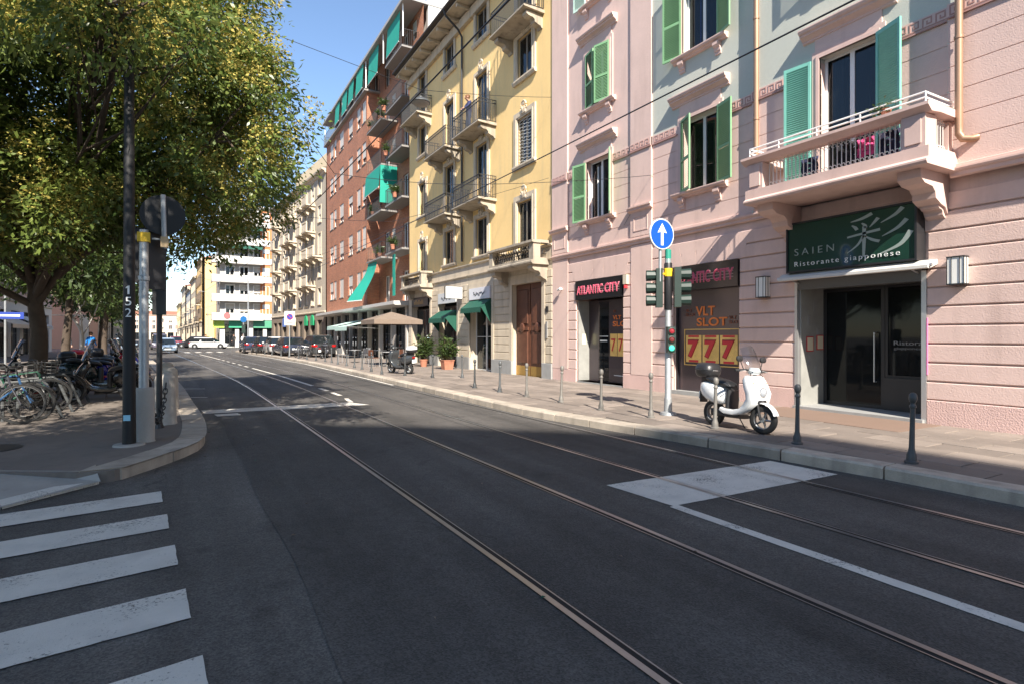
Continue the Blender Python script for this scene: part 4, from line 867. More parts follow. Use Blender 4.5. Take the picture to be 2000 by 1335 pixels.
# canopy and glazed ground floor
MB().prism([(1.2,3.5),(-.85,3.5),(-.95,3.55),(-.95,3.75),(1.2,3.8)],-.3,RW-.02,'x').build('canopy', colmat((.5,.48,.45),.8,0), br)
for k in range(9): bx(.5+k*2.8,.75+k*2.8,-.05,.2,.1,3.5).build('column', colmat((.45,.42,.38),.6,0), br)
for k in range(8):
    s = link('shop_window', frame_mesh(2.5,3.3,M.black,2,.06,1), br, (.77+k*2.8,.35,.15)); link('pane', pane_mesh(2.38,3.18,M.glassdk), s, (.06,.03,.06))
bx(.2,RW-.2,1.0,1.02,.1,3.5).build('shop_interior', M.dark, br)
awning('pale green café awning under the brick block canopy, left one',(FX-.2,56,0),bxx(45.5),bxx(42),2.85,1.9,.45,M.awnpale,.3)
awning('pale green café awning under the brick block canopy, right one beside the parasol',(FX-.2,56,0),bxx(41.4),bxx(37.9),2.8,2.2,.5,M.awnpale,.3)
# ================================================================== GENERIC STREET HOUSE
def house(name, label, org, rz, w, h, d, wm_, ncol, nf, gz, fh, ww, wh, zoff, base_m=None, trim=None, blind=None, balc=(), shut=None, balm=None, roof=None, roofm=None, shops=True, gm=None, brk=False, curt=False, margin=.8, fm=None, rail=False, bw=.7, awn=(), top=0):
    o = thing(name,label,'building',org,rz); trim = trim or M.cream; xs = [margin+(w-2*margin)*(i+.5)/ncol for i in range(ncol)]; op = []
    for i,x in enumerate(xs):
        for f in range(nf):
            z0 = gz+f*fh+zoff; op.append((x-ww/2,x+ww/2,z0 if (i,f) not in balc else gz+f*fh+.12,z0+wh,i,f))
    wall(MB(),0,w,gz,h,[q[:4] for q in op],0,.25).build('wall', wm_, o)
    so_ = [(x-(w-2*margin)/ncol*.36,x+(w-2*margin)/ncol*.36,.1,gz-.75) for x in xs] if shops else []
    wall(MB(),0,w,0,gz,so_,-.01,.4).build('ground_floor_wall', base_m or trim, o)
    mould(MB(),0,w,[(0,gz-.1),(.1,gz-.05),(.12,gz+.05),(0,gz+.1)]).build('string_course', trim, o)
    mould(MB(),-.1,w+.1,[(0,h-.35),(.12,h-.3),(.2,h-.12),(.42,h-.05),(.45,h+.1),(0,h+.15)]).build('cornice', trim, o)
    bx(.05,w-.05,.32,.34,.1,h-.2).build('interior', M.dark, o); bx(0,w,.45,d,0,h).build('rear_block', wm_, o)
    if roof: MB().prism([(-.45,h+.1),(d/2,h+roof),(d+.3,h+.1)],-.1,w+.1,'x').build('roof', roofm or M.tile, o)
    for k,(a,b,c,e,i,f) in enumerate(op):
        bl = (blind[(i*7+f*3)%len(blind)] if blind else 0)
        wd = window(o,a,b,c,e,0,.14,fm or M.white,2,far=True,gm=gm or M.glassdk,blind=bl,blindm=colmat((.6,.57,.5),.7,0),surround=(.12,.03,trim),sill=None if (i,f) in balc else (.12,.1,.1,trim))
        if shut:
            for s_,xx_ in (('l',-.02),('r',b-a+.02)): link('shutter', shutter_lo(ww/2,e-c,shut), wd, (xx_,-.2,0), -R(170) if s_=='l' else math.pi+R(170))
        if (i,f) in balc: 
            z = gz+f*fh+.05
            bo = MB().prism([(0,z-.16),(-bw,z-.12),(-bw-.03,z),(0,z)],a-.45,b+.45,'x').build('balcony', balm or trim, o)
            if rail: iron_rail(MB(),[(a-.42,0),(a-.42,-bw+.03),(b+.42,-bw+.03),(b+.42,0)],z+.04,z+.95,.16,.012).build('railing', M.iron, bo)
            else:
                MB().box(a-.43,b+.43,-bw+.02,-bw+.12,z+.85,z+.97).box(a-.43,a-.3,-bw+.02,-bw+.14,z,z+.85).box(b+.3,b+.43,-bw+.02,-bw+.14,z,z+.85).box(a-.3,b+.3,-bw+.05,-bw+.1,z+.02,z+.72).build('parapet', balm or trim, bo)
            if brk:
                for q in (a-.3,b+.05): MB().prism([(-u,z-.6+v) for u,v in corbel_prof(bw*.8,.45)],q,q+.25,'x').build('corbel', balm or trim, bo)
    for i,(a,b,c,e) in enumerate(so_):
        s = link('shop_window', frame_mesh(b-a,e-c,M.black,2,.06,1), o, (a,.2,c)); link('pane', pane_mesh(b-a-.12,e-c-.12,M.glassdk), s, (.06,.03,.06))
    return o
LO = {}
def shutter_lo(w,h,m):
    k = (round(w,2),round(h,2),m.name)
    if k not in LO: LO[k] = MB().box(0,w,-.02,.02,0,h).box(.06,w-.06,-.028,.028,.08,h*.48).box(.06,w-.06,-.028,.028,h*.54,h-.08).mesh('shutter',m)
    return LO[k]
ang = math.atan2(-2.1,23)
gy = house('grey_building','grey-beige apartment house with rows of rounded stone balconies and arched green shop lunettes',(9.2,79.2,0), -R(90)-ang*1.0,23.2,17.6,13,M.greywall,9,5,4.0,2.7,1.0,1.6,.75,M.greybase,M.cream,[0,.5,.9,.3],{(1,1),(1,2),(1,3),(1,4),(3,1),(3,2),(3,3),(3,4),(4,1),(4,2),(4,3),(4,4),(6,1),(6,2),(6,3),(6,4),(7,1),(7,2),(7,3),(7,4),(8,2)},balm=M.cream,roof=2.2,roofm=M.roofdark,brk=True,bw=.95)
for k,m_ in ((2,colmat((.12,.2,.5),.5,0)),(4,colmat((.6,.5,.35),.5,0)),(6,colmat((.01,.3,.12),.5,0)),(7,colmat((.01,.3,.12),.5,0))):
    x = .8+21.6*(k+.5)/9; pr = [(x-.55,2.75),(x+.55,2.75),(x+.55,3.2)]+[(x+.55*math.cos(q),3.2+.6*math.sin(q)) for q in [math.pi*j/8 for j in range(1,8)]]+[(x-.55,3.2)]
    MB().prism(pr,-.12,-.02,'y').build('lunette', m_, gy)
bx(0,23.2,3,13.2,17.6,22.3).build('attic_block', colmat((.62,.5,.33),.9,0), gy)
md = house('modern_building','white and orange 1950s corner block with long white balconies',(3.9,96,0),0,8.6,21.5,14,M.greyplaster,4,6,4.2,2.85,1.15,1.6,.7,M.offwhite,M.white,[.5,0,.7,0,.9],shops=True,margin=.4)
bx(5.6,8.62,-.06,.02,4.2,21.4).build('cladding', M.terrawalls, md)
for x in (5.9,7.35):
    for f in range(6): window(md,x,x+1.0,4.9+f*2.85,6.5+f*2.85,-.1,.02,M.white,2,far=True,gm=M.glassdk,blind=[.4,.0,.8][f%3],blindm=M.white)
for f in range(6):
    z = 4.15+f*2.85; bo = MB().box(-1.1,5.9,-1.3,.0,z-.15,z).build('balcony', M.offwhite, md); MB().box(-1.1,5.9,-1.3,-1.2,z,z+.95).box(-1.1,-1.0,-1.2,2.5,z-.15,z+.95).build('parapet', M.offwhite, bo); bx(5.901,8.64,-.16,-.0,z,z+.9).build('spandrel', M.offwhite, md)
    if f in (3,4): MB().quad((-.9,-1.2,z+2.6),(5.8,-1.2,z+2.6),(5.8,-1.5,z+2.1),(-.9,-1.5,z+2.1)).build('balcony_awning', M.awndk, md)
bx(1.2,3.0,-.3,-.02,2.9,4.0).build('shop_fascia', colmat((.05,.35,.2),.5,0), md); bx(4.6,7.2,-.3,-.02,2.9,4.0).build('shop_fascia', colmat((.08,.3,.18),.5,0), md)
bx(-.9,.6,-.3,-.02,2.9,4.0).build('shop_fascia', colmat((.45,.7,.1),.5,0), md)
MB().lathe([(.001,-.2),(.45,-.2),(.45,-.12),(.001,-.1)],18,(.9,-1.2,4.7),'y').build('round_shop_sign', colmat((.42,.13,.13),.5,0), md)
# side of the modern block and the far right-hand houses, following the street
fa = -R(90)-math.atan2(-.046,1)
def on_far(Y): return (3-.046*(Y-95)-.4, Y, 0)
FARL = [(112,15,15,M.yellow,'ochre far house with brown shutters just past the white and orange block',5),(130,17,13.5,M.cream,'cream far house, second past the white and orange block',5),(150,19,12.5,M.offwhite,'pale far house, third past the white and orange block',5),(175,24,15,M.greywall,'grey far house, fourth past the white and orange block',6),(208,32,12,M.yellow,'small yellow far house, fifth past the white and orange block',6)]
for Y,w,h,m_,lab,nc in FARL: house('town_house',lab,on_far(Y+w),fa,w,h,10,m_,nc,int((h-4.3)/2.9),4.2,3.0,1.0,1.7,.7,M.cream,M.cream,[.4,0,.8],{(1,0),(2,0),(3,1)},shut=M.greybase if Y<120 else None,balm=M.cream,roof=1.6,rail=True)
house('town_house','pinkish house closing the far end of the street',(-26,300,0),0,24,11,10,colmat((.6,.4,.33),.9,0),7,2,4,3.0,1.1,1.7,.7,M.cream,M.cream,[.5,0],roof=2)
house('town_house','low cream house beside the pinkish one at the far end of the street',(-1.5,262,0),0,14,13,10,M.cream,4,3,4,2.9,1.1,1.6,.7,M.cream,M.cream,[.5,0],roof=2)
# left-hand side of the street, mostly behind the trees
la = R(90)
house('street_house','cream and pink house behind the bicycles with shop awnings at street level',(-12,34,0),la,38,19,12,colmat((.58,.42,.36),.9,0),10,4,4.4,3.5,1.1,1.9,.8,colmat((.62,.58,.52),.8,0),M.cream,[.5,0,.8],shut=M.greybase,roof=2)
house('street_house','orange-pink house farther along behind the trees on the left',(-11.5,88,0),la+.03,40,20,12,colmat((.6,.33,.22),.9,0),9,5,4.2,3.2,1.1,1.8,.7,M.cream,M.cream,[.5,0,.8],{(0,1),(2,2),(3,1)},roof=2,rail=True)
house('street_house','orange-pink gable end house seen between trunk and black pole',(-22,88,0),0,11,20,8,colmat((.62,.34,.22),.9,0),4,5,4.2,3.2,1.1,1.8,.7,M.cream,M.cream,[.5,0,.8])
house('street_house','pale far house on the left side of the street end',(-13.5,140,0),la+.05,60,14,12,M.greywall,12,3,4.2,3.1,1.1,1.8,.7,M.cream,M.cream,[.5,0,.8],roof=2)
for k,(ya,yb,m_,lab) in enumerate(((42,48,M.cloth,'beige shop awning on the left house behind the thick tree trunk'),(50,56,colmat((.6,.52,.4),.8,0),'cream shop awning on the left house right of the thick tree trunk'),(58,63,M.offwhite,'white shop awning farthest along the left house'))):
    awning(lab,(-12,34,0),ya-34,yb-34,3.3,1.6,.8,m_,.3,rz=la)
# corner house behind the camera: throws the shade over the crossing
Hc = 34.; dx,dy = LD.x/-LD.z*Hc, LD.y/-LD.z*Hc
edge = [(8.72,1.),(8.45,5.7),(6.6,7.5),(5.02,8.95),(3.4,10.4),(2.05,11.3),(-3,11.6),(-16,11.8)]
fp = [(8.72-dx,-52-dy)]+[(x-dx,y-dy) for x,y in edge]+[(-30-dx,11.8-dy),(-30-dx,-52-dy)]
cb = thing('corner_building','tall house with chamfered corner behind the viewer, outside the picture','building')
MB().prism(fp,0,Hc-.8,'z').build('wall', M.cream, cb)
cx_ = sum(p[0] for p in fp)/len(fp); cy_ = sum(p[1] for p in fp)/len(fp)
MB().prism(fp,Hc-.8,Hc,'z').build('cornice', M.greywall, cb)
for f in range(9):
    for k in range(10):
        yy = -50-dy+k*5; window(cb,0,0+1.2,0,1.9,0,0,far=True,gm=M.glassdk).matrix_local = Matrix.Translation((8.735-dx,yy,4.5+f*3.2)) @ Matrix.Rotation(R(90),4,'Z')
# ================================================================== TREES
def leaf_mesh(name, pts, m, size, rng, droop=.35, shade=None, aspect=.42, up=.3, dirs=None):
    n = len(pts)
    d = rng.normal(size=(n,3)); d[:,2] = d[:,2]*.6-droop
    if dirs is not None: d = d*.62+dirs*1.0; d /= np.linalg.norm(d,axis=1)[:,None]
    u = rng.normal(size=(n,3)); u[:,2] += up; s = np.cross(d,u); s /= np.linalg.norm(s,axis=1)[:,None]+1e-9
    nn = np.cross(s,d); L = size*rng.uniform(.5,1.45,n)[:,None]; w = L*aspect*.5
    a = pts; b = pts+d*L*.45+s*w+nn*L*.06; c = pts+d*L; e = pts+d*L*.45-s*w+nn*L*.06
    v = np.stack([a,b,c,e],1).reshape(-1,3); f = np.arange(n*4).reshape(-1,4)
    me = bpy.data.meshes.new(name); me.vertices.add(n*4); me.vertices.foreach_set('co', v.ravel()); me.loops.add(n*4); me.loops.foreach_set('vertex_index', f.ravel())
    me.polygons.add(n); me.polygons.foreach_set('loop_start', np.arange(n)*4); me.polygons.foreach_set('loop_total', np.full(n,4)); me.update()
    at_ = me.attributes.new('shade','FLOAT','FACE'); at_.data.foreach_set('value', np.clip(shade if shade is not None else rng.beta(2,2.6,n),0,1).astype(np.float32))
    me.materials.append(m); return me
def tree(name, label, base, tr, lobes, ntwig, per, leaf, trunk_pts, group=None, bloom=0., leafm=None, seed=1, spread=.24, bark=None, limbr=.3):
    rng = np.random.default_rng(seed); o = thing(name,label,'tree',base,0,group)
    t = MB(); tp = smooth_path(trunk_pts,4); n = len(tp); t.tube([Vector(p) for p in tp],[tr*(1.35-.35*min(1,i/3))*(1-.45*i/n) for i in range(n)],10)
    sat = []
    for l in lobes:
        for q in range(4):
            d = rng.normal(size=3); d[2] = d[2]*.8; d /= np.linalg.norm(d); k_ = rng.uniform(.22,.36)
            sat.append(tuple(np.array(l[:3])+d*np.array(l[3:6])*1.0)+tuple(np.array(l[3:6])*k_))
    nmain = len(lobes); lobes = list(lobes)+sat
    top = Vector(tp[-1]); lim = MB(); vol = np.array([l[3]*l[4]*l[5] for l in lobes])**.75; vol /= vol.sum(); tw = []; td = []
    for li,l in enumerate(lobes):
        c = np.array(l[:3]); r_ = np.array(l[3:6]); k = int(ntwig*vol[li]); d = rng.normal(size=(k,3)); d /= np.linalg.norm(d,axis=1)[:,None]
        rad = rng.uniform(.42,1.0,k)**.55*(1+.13*np.sin(d[:,0]*7+li)*np.cos(d[:,1]*6+d[:,2]*5)); p = c+d*rad[:,None]*r_
        tw.append(p); td.append(d*np.array([1,1,.55])+rng.normal(size=(k,3))*.45-np.array([0,0,.35]))
        if li >= nmain: continue
        s = Vector(tp[max(2,int(n*rng.uniform(.6,.98)))-1]); e = Vector(c); mid = (s+e)/2+Vector(rng.normal(size=3))*.25
        pts = smooth_path([tuple(s),tuple(mid),tuple(e)],4); lim.tube(pts,[tr*.42*(1-.8*i/len(pts)) for i in range(len(pts))],6)
        for q in p[rng.choice(k,min(k,14),replace=False)]:
            h = e.lerp(s,rng.uniform(0,.5)); m_ = (h+Vector(q))/2+Vector(rng.normal(size=3))*.15; lim.tube([tuple(h),tuple(m_),tuple(q)],[tr*.14,tr*.09,.006],4)
    t.build('trunk', bark or M.bark, o, smooth=60); lim.build('branches', bark or M.bark, o, smooth=60)
    tw = np.concatenate(tw); td = np.concatenate(td); td /= np.linalg.norm(td,axis=1)[:,None]; k = len(tw); cl = rng.beta(2,2.4,k)
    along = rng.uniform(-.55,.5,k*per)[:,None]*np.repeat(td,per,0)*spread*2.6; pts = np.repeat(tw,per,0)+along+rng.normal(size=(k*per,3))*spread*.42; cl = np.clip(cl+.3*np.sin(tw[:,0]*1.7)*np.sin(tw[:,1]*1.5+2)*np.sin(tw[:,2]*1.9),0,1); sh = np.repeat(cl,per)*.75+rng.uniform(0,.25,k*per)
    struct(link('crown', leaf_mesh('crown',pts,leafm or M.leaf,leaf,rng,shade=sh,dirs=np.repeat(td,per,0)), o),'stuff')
    if bloom:
        c0 = np.array([l[:3] for l in lobes]).mean(0); cn = np.sin(tw[:,0]*2.1+1)*np.sin(tw[:,1]*1.9)*np.sin(tw[:,2]*2.3+.5); out = tw[(cn>-.22)&(np.linalg.norm((tw-c0)/np.array([4.5,4.5,3.4]),axis=1)>.5)&(rng.random(k)<bloom)]
        ps = np.repeat(out,34,0); q = rng.random(len(ps)); ps = ps+rng.normal(size=(len(ps),3))*(.1*(1-q*.6))[:,None]+np.array([0,0,.18])*q[:,None]+np.array([0,0,.1])
        struct(link('blossom', leaf_mesh('blossom',ps,M.bloom,.036,rng,droop=-.2,aspect=.9), o),'stuff')
    return o
def rel(base, lobes): return [(a-base[0],b-base[1],c-base[2],*r_) for a,b,c,*r_ in lobes]
T1 = (-3.0,16.4,.13); T2 = (-5.4,11.6,.13); T3 = (-3.6,1.0,.13)
tree('privet_tree','large leafy evergreen tree with yellow blossom leaning over the road beside the black pole',T1,.2,
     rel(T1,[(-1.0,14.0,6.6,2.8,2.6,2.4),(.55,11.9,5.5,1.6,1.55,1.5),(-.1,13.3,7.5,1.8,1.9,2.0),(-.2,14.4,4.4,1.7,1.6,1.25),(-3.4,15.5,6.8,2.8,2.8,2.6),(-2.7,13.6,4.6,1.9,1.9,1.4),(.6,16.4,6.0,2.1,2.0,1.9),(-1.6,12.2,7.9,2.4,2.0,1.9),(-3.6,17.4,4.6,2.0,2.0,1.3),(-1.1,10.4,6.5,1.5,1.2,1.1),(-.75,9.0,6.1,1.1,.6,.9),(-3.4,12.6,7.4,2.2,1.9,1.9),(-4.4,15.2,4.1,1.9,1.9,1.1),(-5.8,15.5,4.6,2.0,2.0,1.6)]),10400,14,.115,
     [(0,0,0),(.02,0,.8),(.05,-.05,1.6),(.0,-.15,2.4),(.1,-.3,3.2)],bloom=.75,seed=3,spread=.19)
tree('privet_tree','leafy street tree at the left picture edge, trunk outside the picture',T2,.18,
     rel(T2,[(-4.6,11.6,6.4,2.1,2.0,1.9),(-5.6,12.4,4.8,1.9,1.9,1.5),(-3.9,12.6,4.9,1.5,1.5,1.2)]),2600,14,.12,
     [(0,0,0),(0,0,1.2),(.05,0,2.4),(.15,-.05,3.6)],bloom=.6,seed=9,spread=.2)
tree('privet_tree','leafy tree on the near corner behind the viewer, outside the picture',T3,.2,
     rel(T3,[(-2.3,4.9,7.0,2.3,2.2,1.7),(-.5,5.0,7.3,1.5,1.4,1.2),(-3.4,2.2,6.4,2.3,2.2,1.9)]),3000,11,.14,
     [(0,0,0),(0,.1,1.4),(.1,.5,2.8),(.3,1.1,4.2)],bloom=0,seed=12,spread=.24)
struct(MB().prism([(-40,-60),(-2.2,-60),(-1.8,-1.5),(-2.6,1.2),(-4.2,2.2),(-40,2.6)],-.05,.135,'z').build('near_pavement', M.walk_asphalt))
tree('street_tree','second street tree in the row, dark trunk right of the thick one',(-4.0,26.4,.13),.16,
     [(0,0,5.4,2.6,2.6,2.2),(.8,-1,4.2,1.8,1.8,1.2),(-1,.4,4.6,2,2,1.5)],1500,11,.2,[(0,0,0),(0,.05,1.2),(.1,0,2.4),(.1,0,3.2)],leafm=M.leafdk,seed=4,spread=.3)
tree('young_tree','thin pale-barked forked tree beyond the parked scooters',(-4.0,30.0,.13),.085,
     [(.6,0,4.6,1.6,1.6,1.2),(-.5,.2,4.4,1.5,1.5,1.1),(1.3,.2,5.4,1.3,1.3,1.0)],420,9,.17,[(0,0,0),(0,0,1.0),(.0,0,1.7),(-.35,0,2.4)],leafm=M.leafdk,seed=5,spread=.3,bark=M.concrete)
tree('street_tree','third street tree in the row behind the black pole',(-4.4,41,.13),.16,
     [(0,0,5.4,2.8,2.8,2.4),(.8,-1,4.4,1.9,1.9,1.4)],700,10,.26,[(0,0,0),(0,.05,1.2),(.1,0,2.6),(.1,0,3.4)],leafm=M.leafdk,seed=6,spread=.35)
tree('street_tree','farthest street tree on the left pavement',(-6.5,58,.13),.16,
     [(0,0,5.4,2.8,2.8,2.4),(.8,-1,4.4,1.9,1.9,1.4)],500,10,.3,[(0,0,0),(0,.05,1.2),(.1,0,2.6),(.1,0,3.4)],leafm=M.leafdk,seed=8,spread=.38)
def shrub(name, label, loc, h, r, n, potw, poth, sq, seed, m=None):
    o = thing(name,label,'plant',loc); rng = np.random.default_rng(seed)
    if sq:
        MB().loft([[(-a,-a,z),(a,-a,z),(a,a,z),(-a,a,z)] for a,z in ((potw*.4,0),(potw*.5,poth),(potw*.53,poth),(potw*.53,poth+.04),(potw*.46,poth+.04),(potw*.45,poth-.03))]).build('pot', M.terracotta, o)
    else: MB().lathe([(potw*.35,0),(potw*.48,poth),(potw*.53,poth),(potw*.53,poth+.05),(potw*.46,poth+.05),(potw*.45,poth-.02)],14).build('pot', M.terracotta, o,smooth=40)
    st = MB(); p = []
    for k in range(n):
        q = rng.uniform(0,6.28); rr = r*rng.uniform(.2,1); z = poth+(h-poth)*rng.uniform(.3,1)*(1-.25*rr/r); tip = np.array([rr*math.cos(q),rr*math.sin(q),z]); st.tube([(0.1*math.cos(q)*potw,.1*math.sin(q)*potw,poth-.03),tuple(tip*np.array([.55,.55,.8])+np.array([0,0,poth*.2])),tuple(tip)],[.012,.009,.004],4)
        t = rng.uniform(.45,1.03,16)[:,None]; p.append(np.array([0,0,poth])*(1-t)+tip*t+rng.normal(size=(16,3))*.06)
    st.build('stems', M.bark, o); p = np.concatenate(p); struct(link('foliage', leaf_mesh('foliage',p,m or M.leafdk,.13 if h>.6 else .05,rng,droop=-.1), o),'stuff'); return o
shrub('potted_shrub','round bushy shrub in a terracotta pot left of the café door',(10.35,27.4,.14),1.75,.55,75,.42,.32,False,1)
shrub('potted_shrub','square terracotta planter with a twiggy shrub right of the café door',(10.45,24.6,.14),1.7,.55,55,.5,.4,True,2)
link('foliage', leaf_mesh('foliage',np.random.default_rng(1).normal(size=(120,3))*np.array([.13,.08,.06])+np.array([-.06,0,.18]),M.leafdk,.06,np.random.default_rng(2)), [q for q in bpy.data.objects if q.name.startswith('potted_plant')][0])
rs_ = random.Random(4)
for k,(Y,z,side) in enumerate(((38.2,7.02,0),(34.4,7.05,1),(39.9,10.15,0),(35.9,13.28,1),(40.2,16.27,0),(36.3,16.32,1),(38.0,16.27,0),(34,10.2,1))):
    shrub('balcony_plant','potted plant on a brick block balcony, %s column, %s storey'%(['left','right'][side],{7:'lowest',10:'second',13:'third',16:'fourth'}[int(z)]) + (' nearer the yellow house' if k in (1,6) else ''),(FX+.9-1.0-(.3 if side else 0),Y,z),.85,.3,16,.3,.24,False,20+k)
for k,(u,f) in enumerate(((3,1),(3,2),(5,1),(2,3))): pass
# ================================================================== STREET FURNITURE
bol = MB().lathe([(.1,0),(.1,.03),(.075,.045),(.07,.12),(.055,.15),(.042,.2),(.036,.5),(.036,.72),(.05,.735),(.05,.755),(.036,.77),(.032,.79),(.05,.81),(.062,.85),(.055,.9),(.03,.925),(.001,.93)],12).mesh('bollard', M.bollard, 40)
bol2 = bol.copy(); bol2.materials.clear(); bol2.materials.append(M.bollard2)
BP = [(7.64,3.63),(7.57,5.08),(7.63,6.6),(7.59,8.07),(7.47,9.42),(7.53,10.98),(7.47,12.43),(7.44,13.83),(7.38,15.29),(8.8,19.29),(7.84,19.83),(7.31,21.4),(6.75,22.6),(6.88,24.6),(6.93,26.33),(6.94,27.78),(7.07,29.9),(7.04,31.76),(7.14,33.77),(7.08,35.32),(6.9,37.2),(6.7,39.2),(6.5,41.3),(6.2,43.6),(6.0,46),(5.7,49),(5.5,52)]
bl = ['right of the restaurant door, nearest the viewer','left of the restaurant door, beside the white scooter front','in front of the white scooter seat','beside the traffic light pole','second to the left of the traffic light','third to the left of the traffic light','in front of the right half of the brown portal','in front of the left half of the brown portal','in front of the glazed shop of the yellow house','near the square planter','in front of the round potted shrub','just right of the parked silver scooter','just left of the parked silver scooter']
for i,(x,y) in enumerate(BP):
    lab = 'cast iron bollard '+(bl[i] if i < len(bl) else 'in the far row along the kerb, %s past the silver scooter'%['second','third','fourth','fifth','sixth','seventh','eighth','ninth','tenth','eleventh','twelfth','thirteenth','fourteenth','last'][i-len(bl)])
    o = tag(link('bollard', bol if i in (0,1) or i>6 else bol2, None, (x,y,.135)), lab, 'bollard', 'bollards along the right kerb'); o.scale = (.76,.76,.93); o.rotation_euler = (R(random.uniform(-1.5,1.5)),R(random.uniform(-1.5,1.5)),0)
# --- traffic signal on the right pavement
M.sigg = mat('signal_green_body', (.014,.032,.026), .5, var=.1)
M.yel = mat('yellow_plastic', (.75,.48,.02), .5, var=.05)
def signal_head(parent, x, y, z, rz, m, lit=None, s=1.0):
    h = bpy.data.objects.new('signal_head', None)
    b = MB(); b.box(-.14*s,.14*s,-.12*s,.02*s,0,.86*s); o = b.build('signal_head', m, parent, (x,y,z), rz)
    for k in range(3):
        zc = (.15+.28*k)*s; v = MB(); n = 10
        ring = lambda yy,rr,a0=0: [(rr*math.cos(q),yy,zc+rr*math.sin(q)) for q in [math.pi*2*j/n for j in range(n)]]
        v.loft([ring(-.12*s,.115*s),ring(-.33*s,.125*s),ring(-.33*s,.112*s),ring(-.12*s,.1*s)],cap=False); v.build('visor', m, o)
        MB().lathe([(.001,-.15*s),(.06*s,-.145*s),(.1*s,-.125*s)],12,(0,0,zc),'y').build('lens', lit[k] if lit else M.plastic, o)
    return o
def ped_head(parent,x,y,z,rz,cols_):
    o = MB().box(-.075,.075,-.07,.07,0,.5).build('pedestrian_head', M.sigg, parent, (x,y,z), rz)
    for k,c in enumerate(cols_): MB().lathe([(.001,-.1),(.04,-.095),(.058,-.071)],12,(0,0,.09+.16*k),'y').build('lens', c, o); MB().torus((0,-.08,.09+.16*k),.066,.012,'y',12,4).build('lens_rim', M.sigg, o)
ts = thing('traffic_light','traffic light pole with green signal heads and round blue arrow sign on the right pavement','traffic light',(8.18,8.22,.14))
MB().lathe([(.16,0),(.15,.05),(.08,.07),(.075,.3),(.07,.34),(.062,.36),(.06,2.05),(.06,3.05)],14).build('pole', M.galv, ts, smooth=40)
MB().lathe([(.072,2.05),(.078,2.06),(.078,2.95),(.07,2.97)],14).build('sleeve', M.black, ts, smooth=40); MB().lathe([(.08,2.7),(.085,2.71),(.085,2.85),(.08,2.86)],12).build('clamp', M.yel, ts); MB().lathe([(.06,2.98),(.06,3.22),(.04,3.24)],10).build('cap', mat('teal_cap',(.02,.25,.18),.5,var=.05), ts)
ca = math.atan2(8.18,8.22)                   # direction back to the viewer
right = Vector((math.cos(ca),-math.sin(ca),0)); back = Vector((-math.sin(ca),-math.cos(ca),0))
p = right*.13; signal_head(ts,p.x,p.y,2.1,R(50),M.sigg,s=.9)
p = right*-.13; signal_head(ts,p.x,p.y,2.1,R(-128),M.sigg,s=.88)
p = back*.1+right*.05; ped_head(ts,p.x,p.y,1.22,R(-30),(emit('ped_green',(.1,.9,.6),.55,(.02,.3,.2)),mat('ped_off',(.12,.02,.02),.3,var=0),mat('ped_red',(.25,.02,.03),.3,var=0)))
p = right*-.15+back*.1
MB().tube([(p.x,p.y,2.6),(p.x,p.y,3.75)],.03,8).build('sign_post', M.galv, ts); MB().tube([(p.x,p.y,2.75),(0,0,2.75)],.02,6).build('sign_arm', M.yel, ts)
sg = MB().lathe([(.001,.0),(.3,.0),(.31,.012),(.3,.02),(.001,.02)],32,(0,0,0),'y').build('round_sign', M.alu, ts, (p.x-.0,p.y-.05,3.52), R(-3))
MB().lathe([(.001,-.003),(.298,-.003),(.298,-.0015)],32,(0,0,0),'y').build('sign_rim', M.signwhite, sg); MB().lathe([(.001,-.006),(.28,-.006),(.28,-.004)],32,(0,0,0),'y').build('sign_face', mat('sign_blue',(.005,.08,.55),.4,var=0), sg)
MB().prism([(-.032,-.22),(.032,-.22),(.032,.04),(.115,.02),(0,.21),(-.115,.02),(-.032,.04)],-.009,-.0065,'y').build('arrow', M.signwhite, sg)
# --- left corner: black tram pole 152, signal pole seen from behind, stone posts and chain
tp_ = thing('tram_pole','tall black tram wire pole numbered 152 at the left corner','pole',(-.75,9.7,.135))
MB().lathe([(.2,0),(.19,.025),(.001,.03)],20).build('footing', M.concrete, tp_)
MB().lathe([(.085,.02),(.08,.6),(.07,3),(.06,6),(.05,8.6),(.001,8.7)],14).build('shaft', M.pitch, tp_, smooth=40)
MB().tube([(0,0,8.2),(1.5,-.1,8.45),(3.2,-.2,8.5)],.03,6).build('bracket_arm', M.black, tp_)
ta = math.atan2(-.75,9.7)
for k,ch in enumerate('152'):
    if not k: MB().prism([(x_,2.13+z_) for x_,z_ in ((-.01,0),(.014,0),(.014,.12),(-.004,.12),(-.03,.095),(-.03,.08),(-.01,.09))],-.085,-.079,'y').build('lettering', M.signwhite, tp_, rz=-ta-.12); continue
    t_ = text_fit(tp_,ch,-.035 if k else -.032,.035 if k else .014,2.13-k*.16,2.25-k*.16,-.079,M.signwhite); t_.rotation_euler = (0,0,-ta-.12)
t_ = MB().box(-.045,.04,-.09,-.082,.36,.44).build('sticker', colmat((.3,.6,.75),.5,0), tp_,rz=-ta-.3)
sp_ = thing('signal_pole','grey signal pole seen from behind, set in a concrete collar at the left corner','traffic light',(-.59,9.95,.135))
MB().lathe([(.15,0),(.14,.02),(.138,.76),(.12,.79),(.001,.79)],18).build('collar', M.concrete, sp_, smooth=40)
MB().lathe([(.065,.78),(.062,2.35),(.075,2.36),(.075,2.42),(.062,2.43),(.06,3.1)],14).build('shaft', M.galv, sp_, smooth=40)
signal_head(sp_,-.05,.26,2.35,R(170),M.black,s=.95); signal_head(sp_,.14,.2,2.25,R(205),M.black,s=1.0)
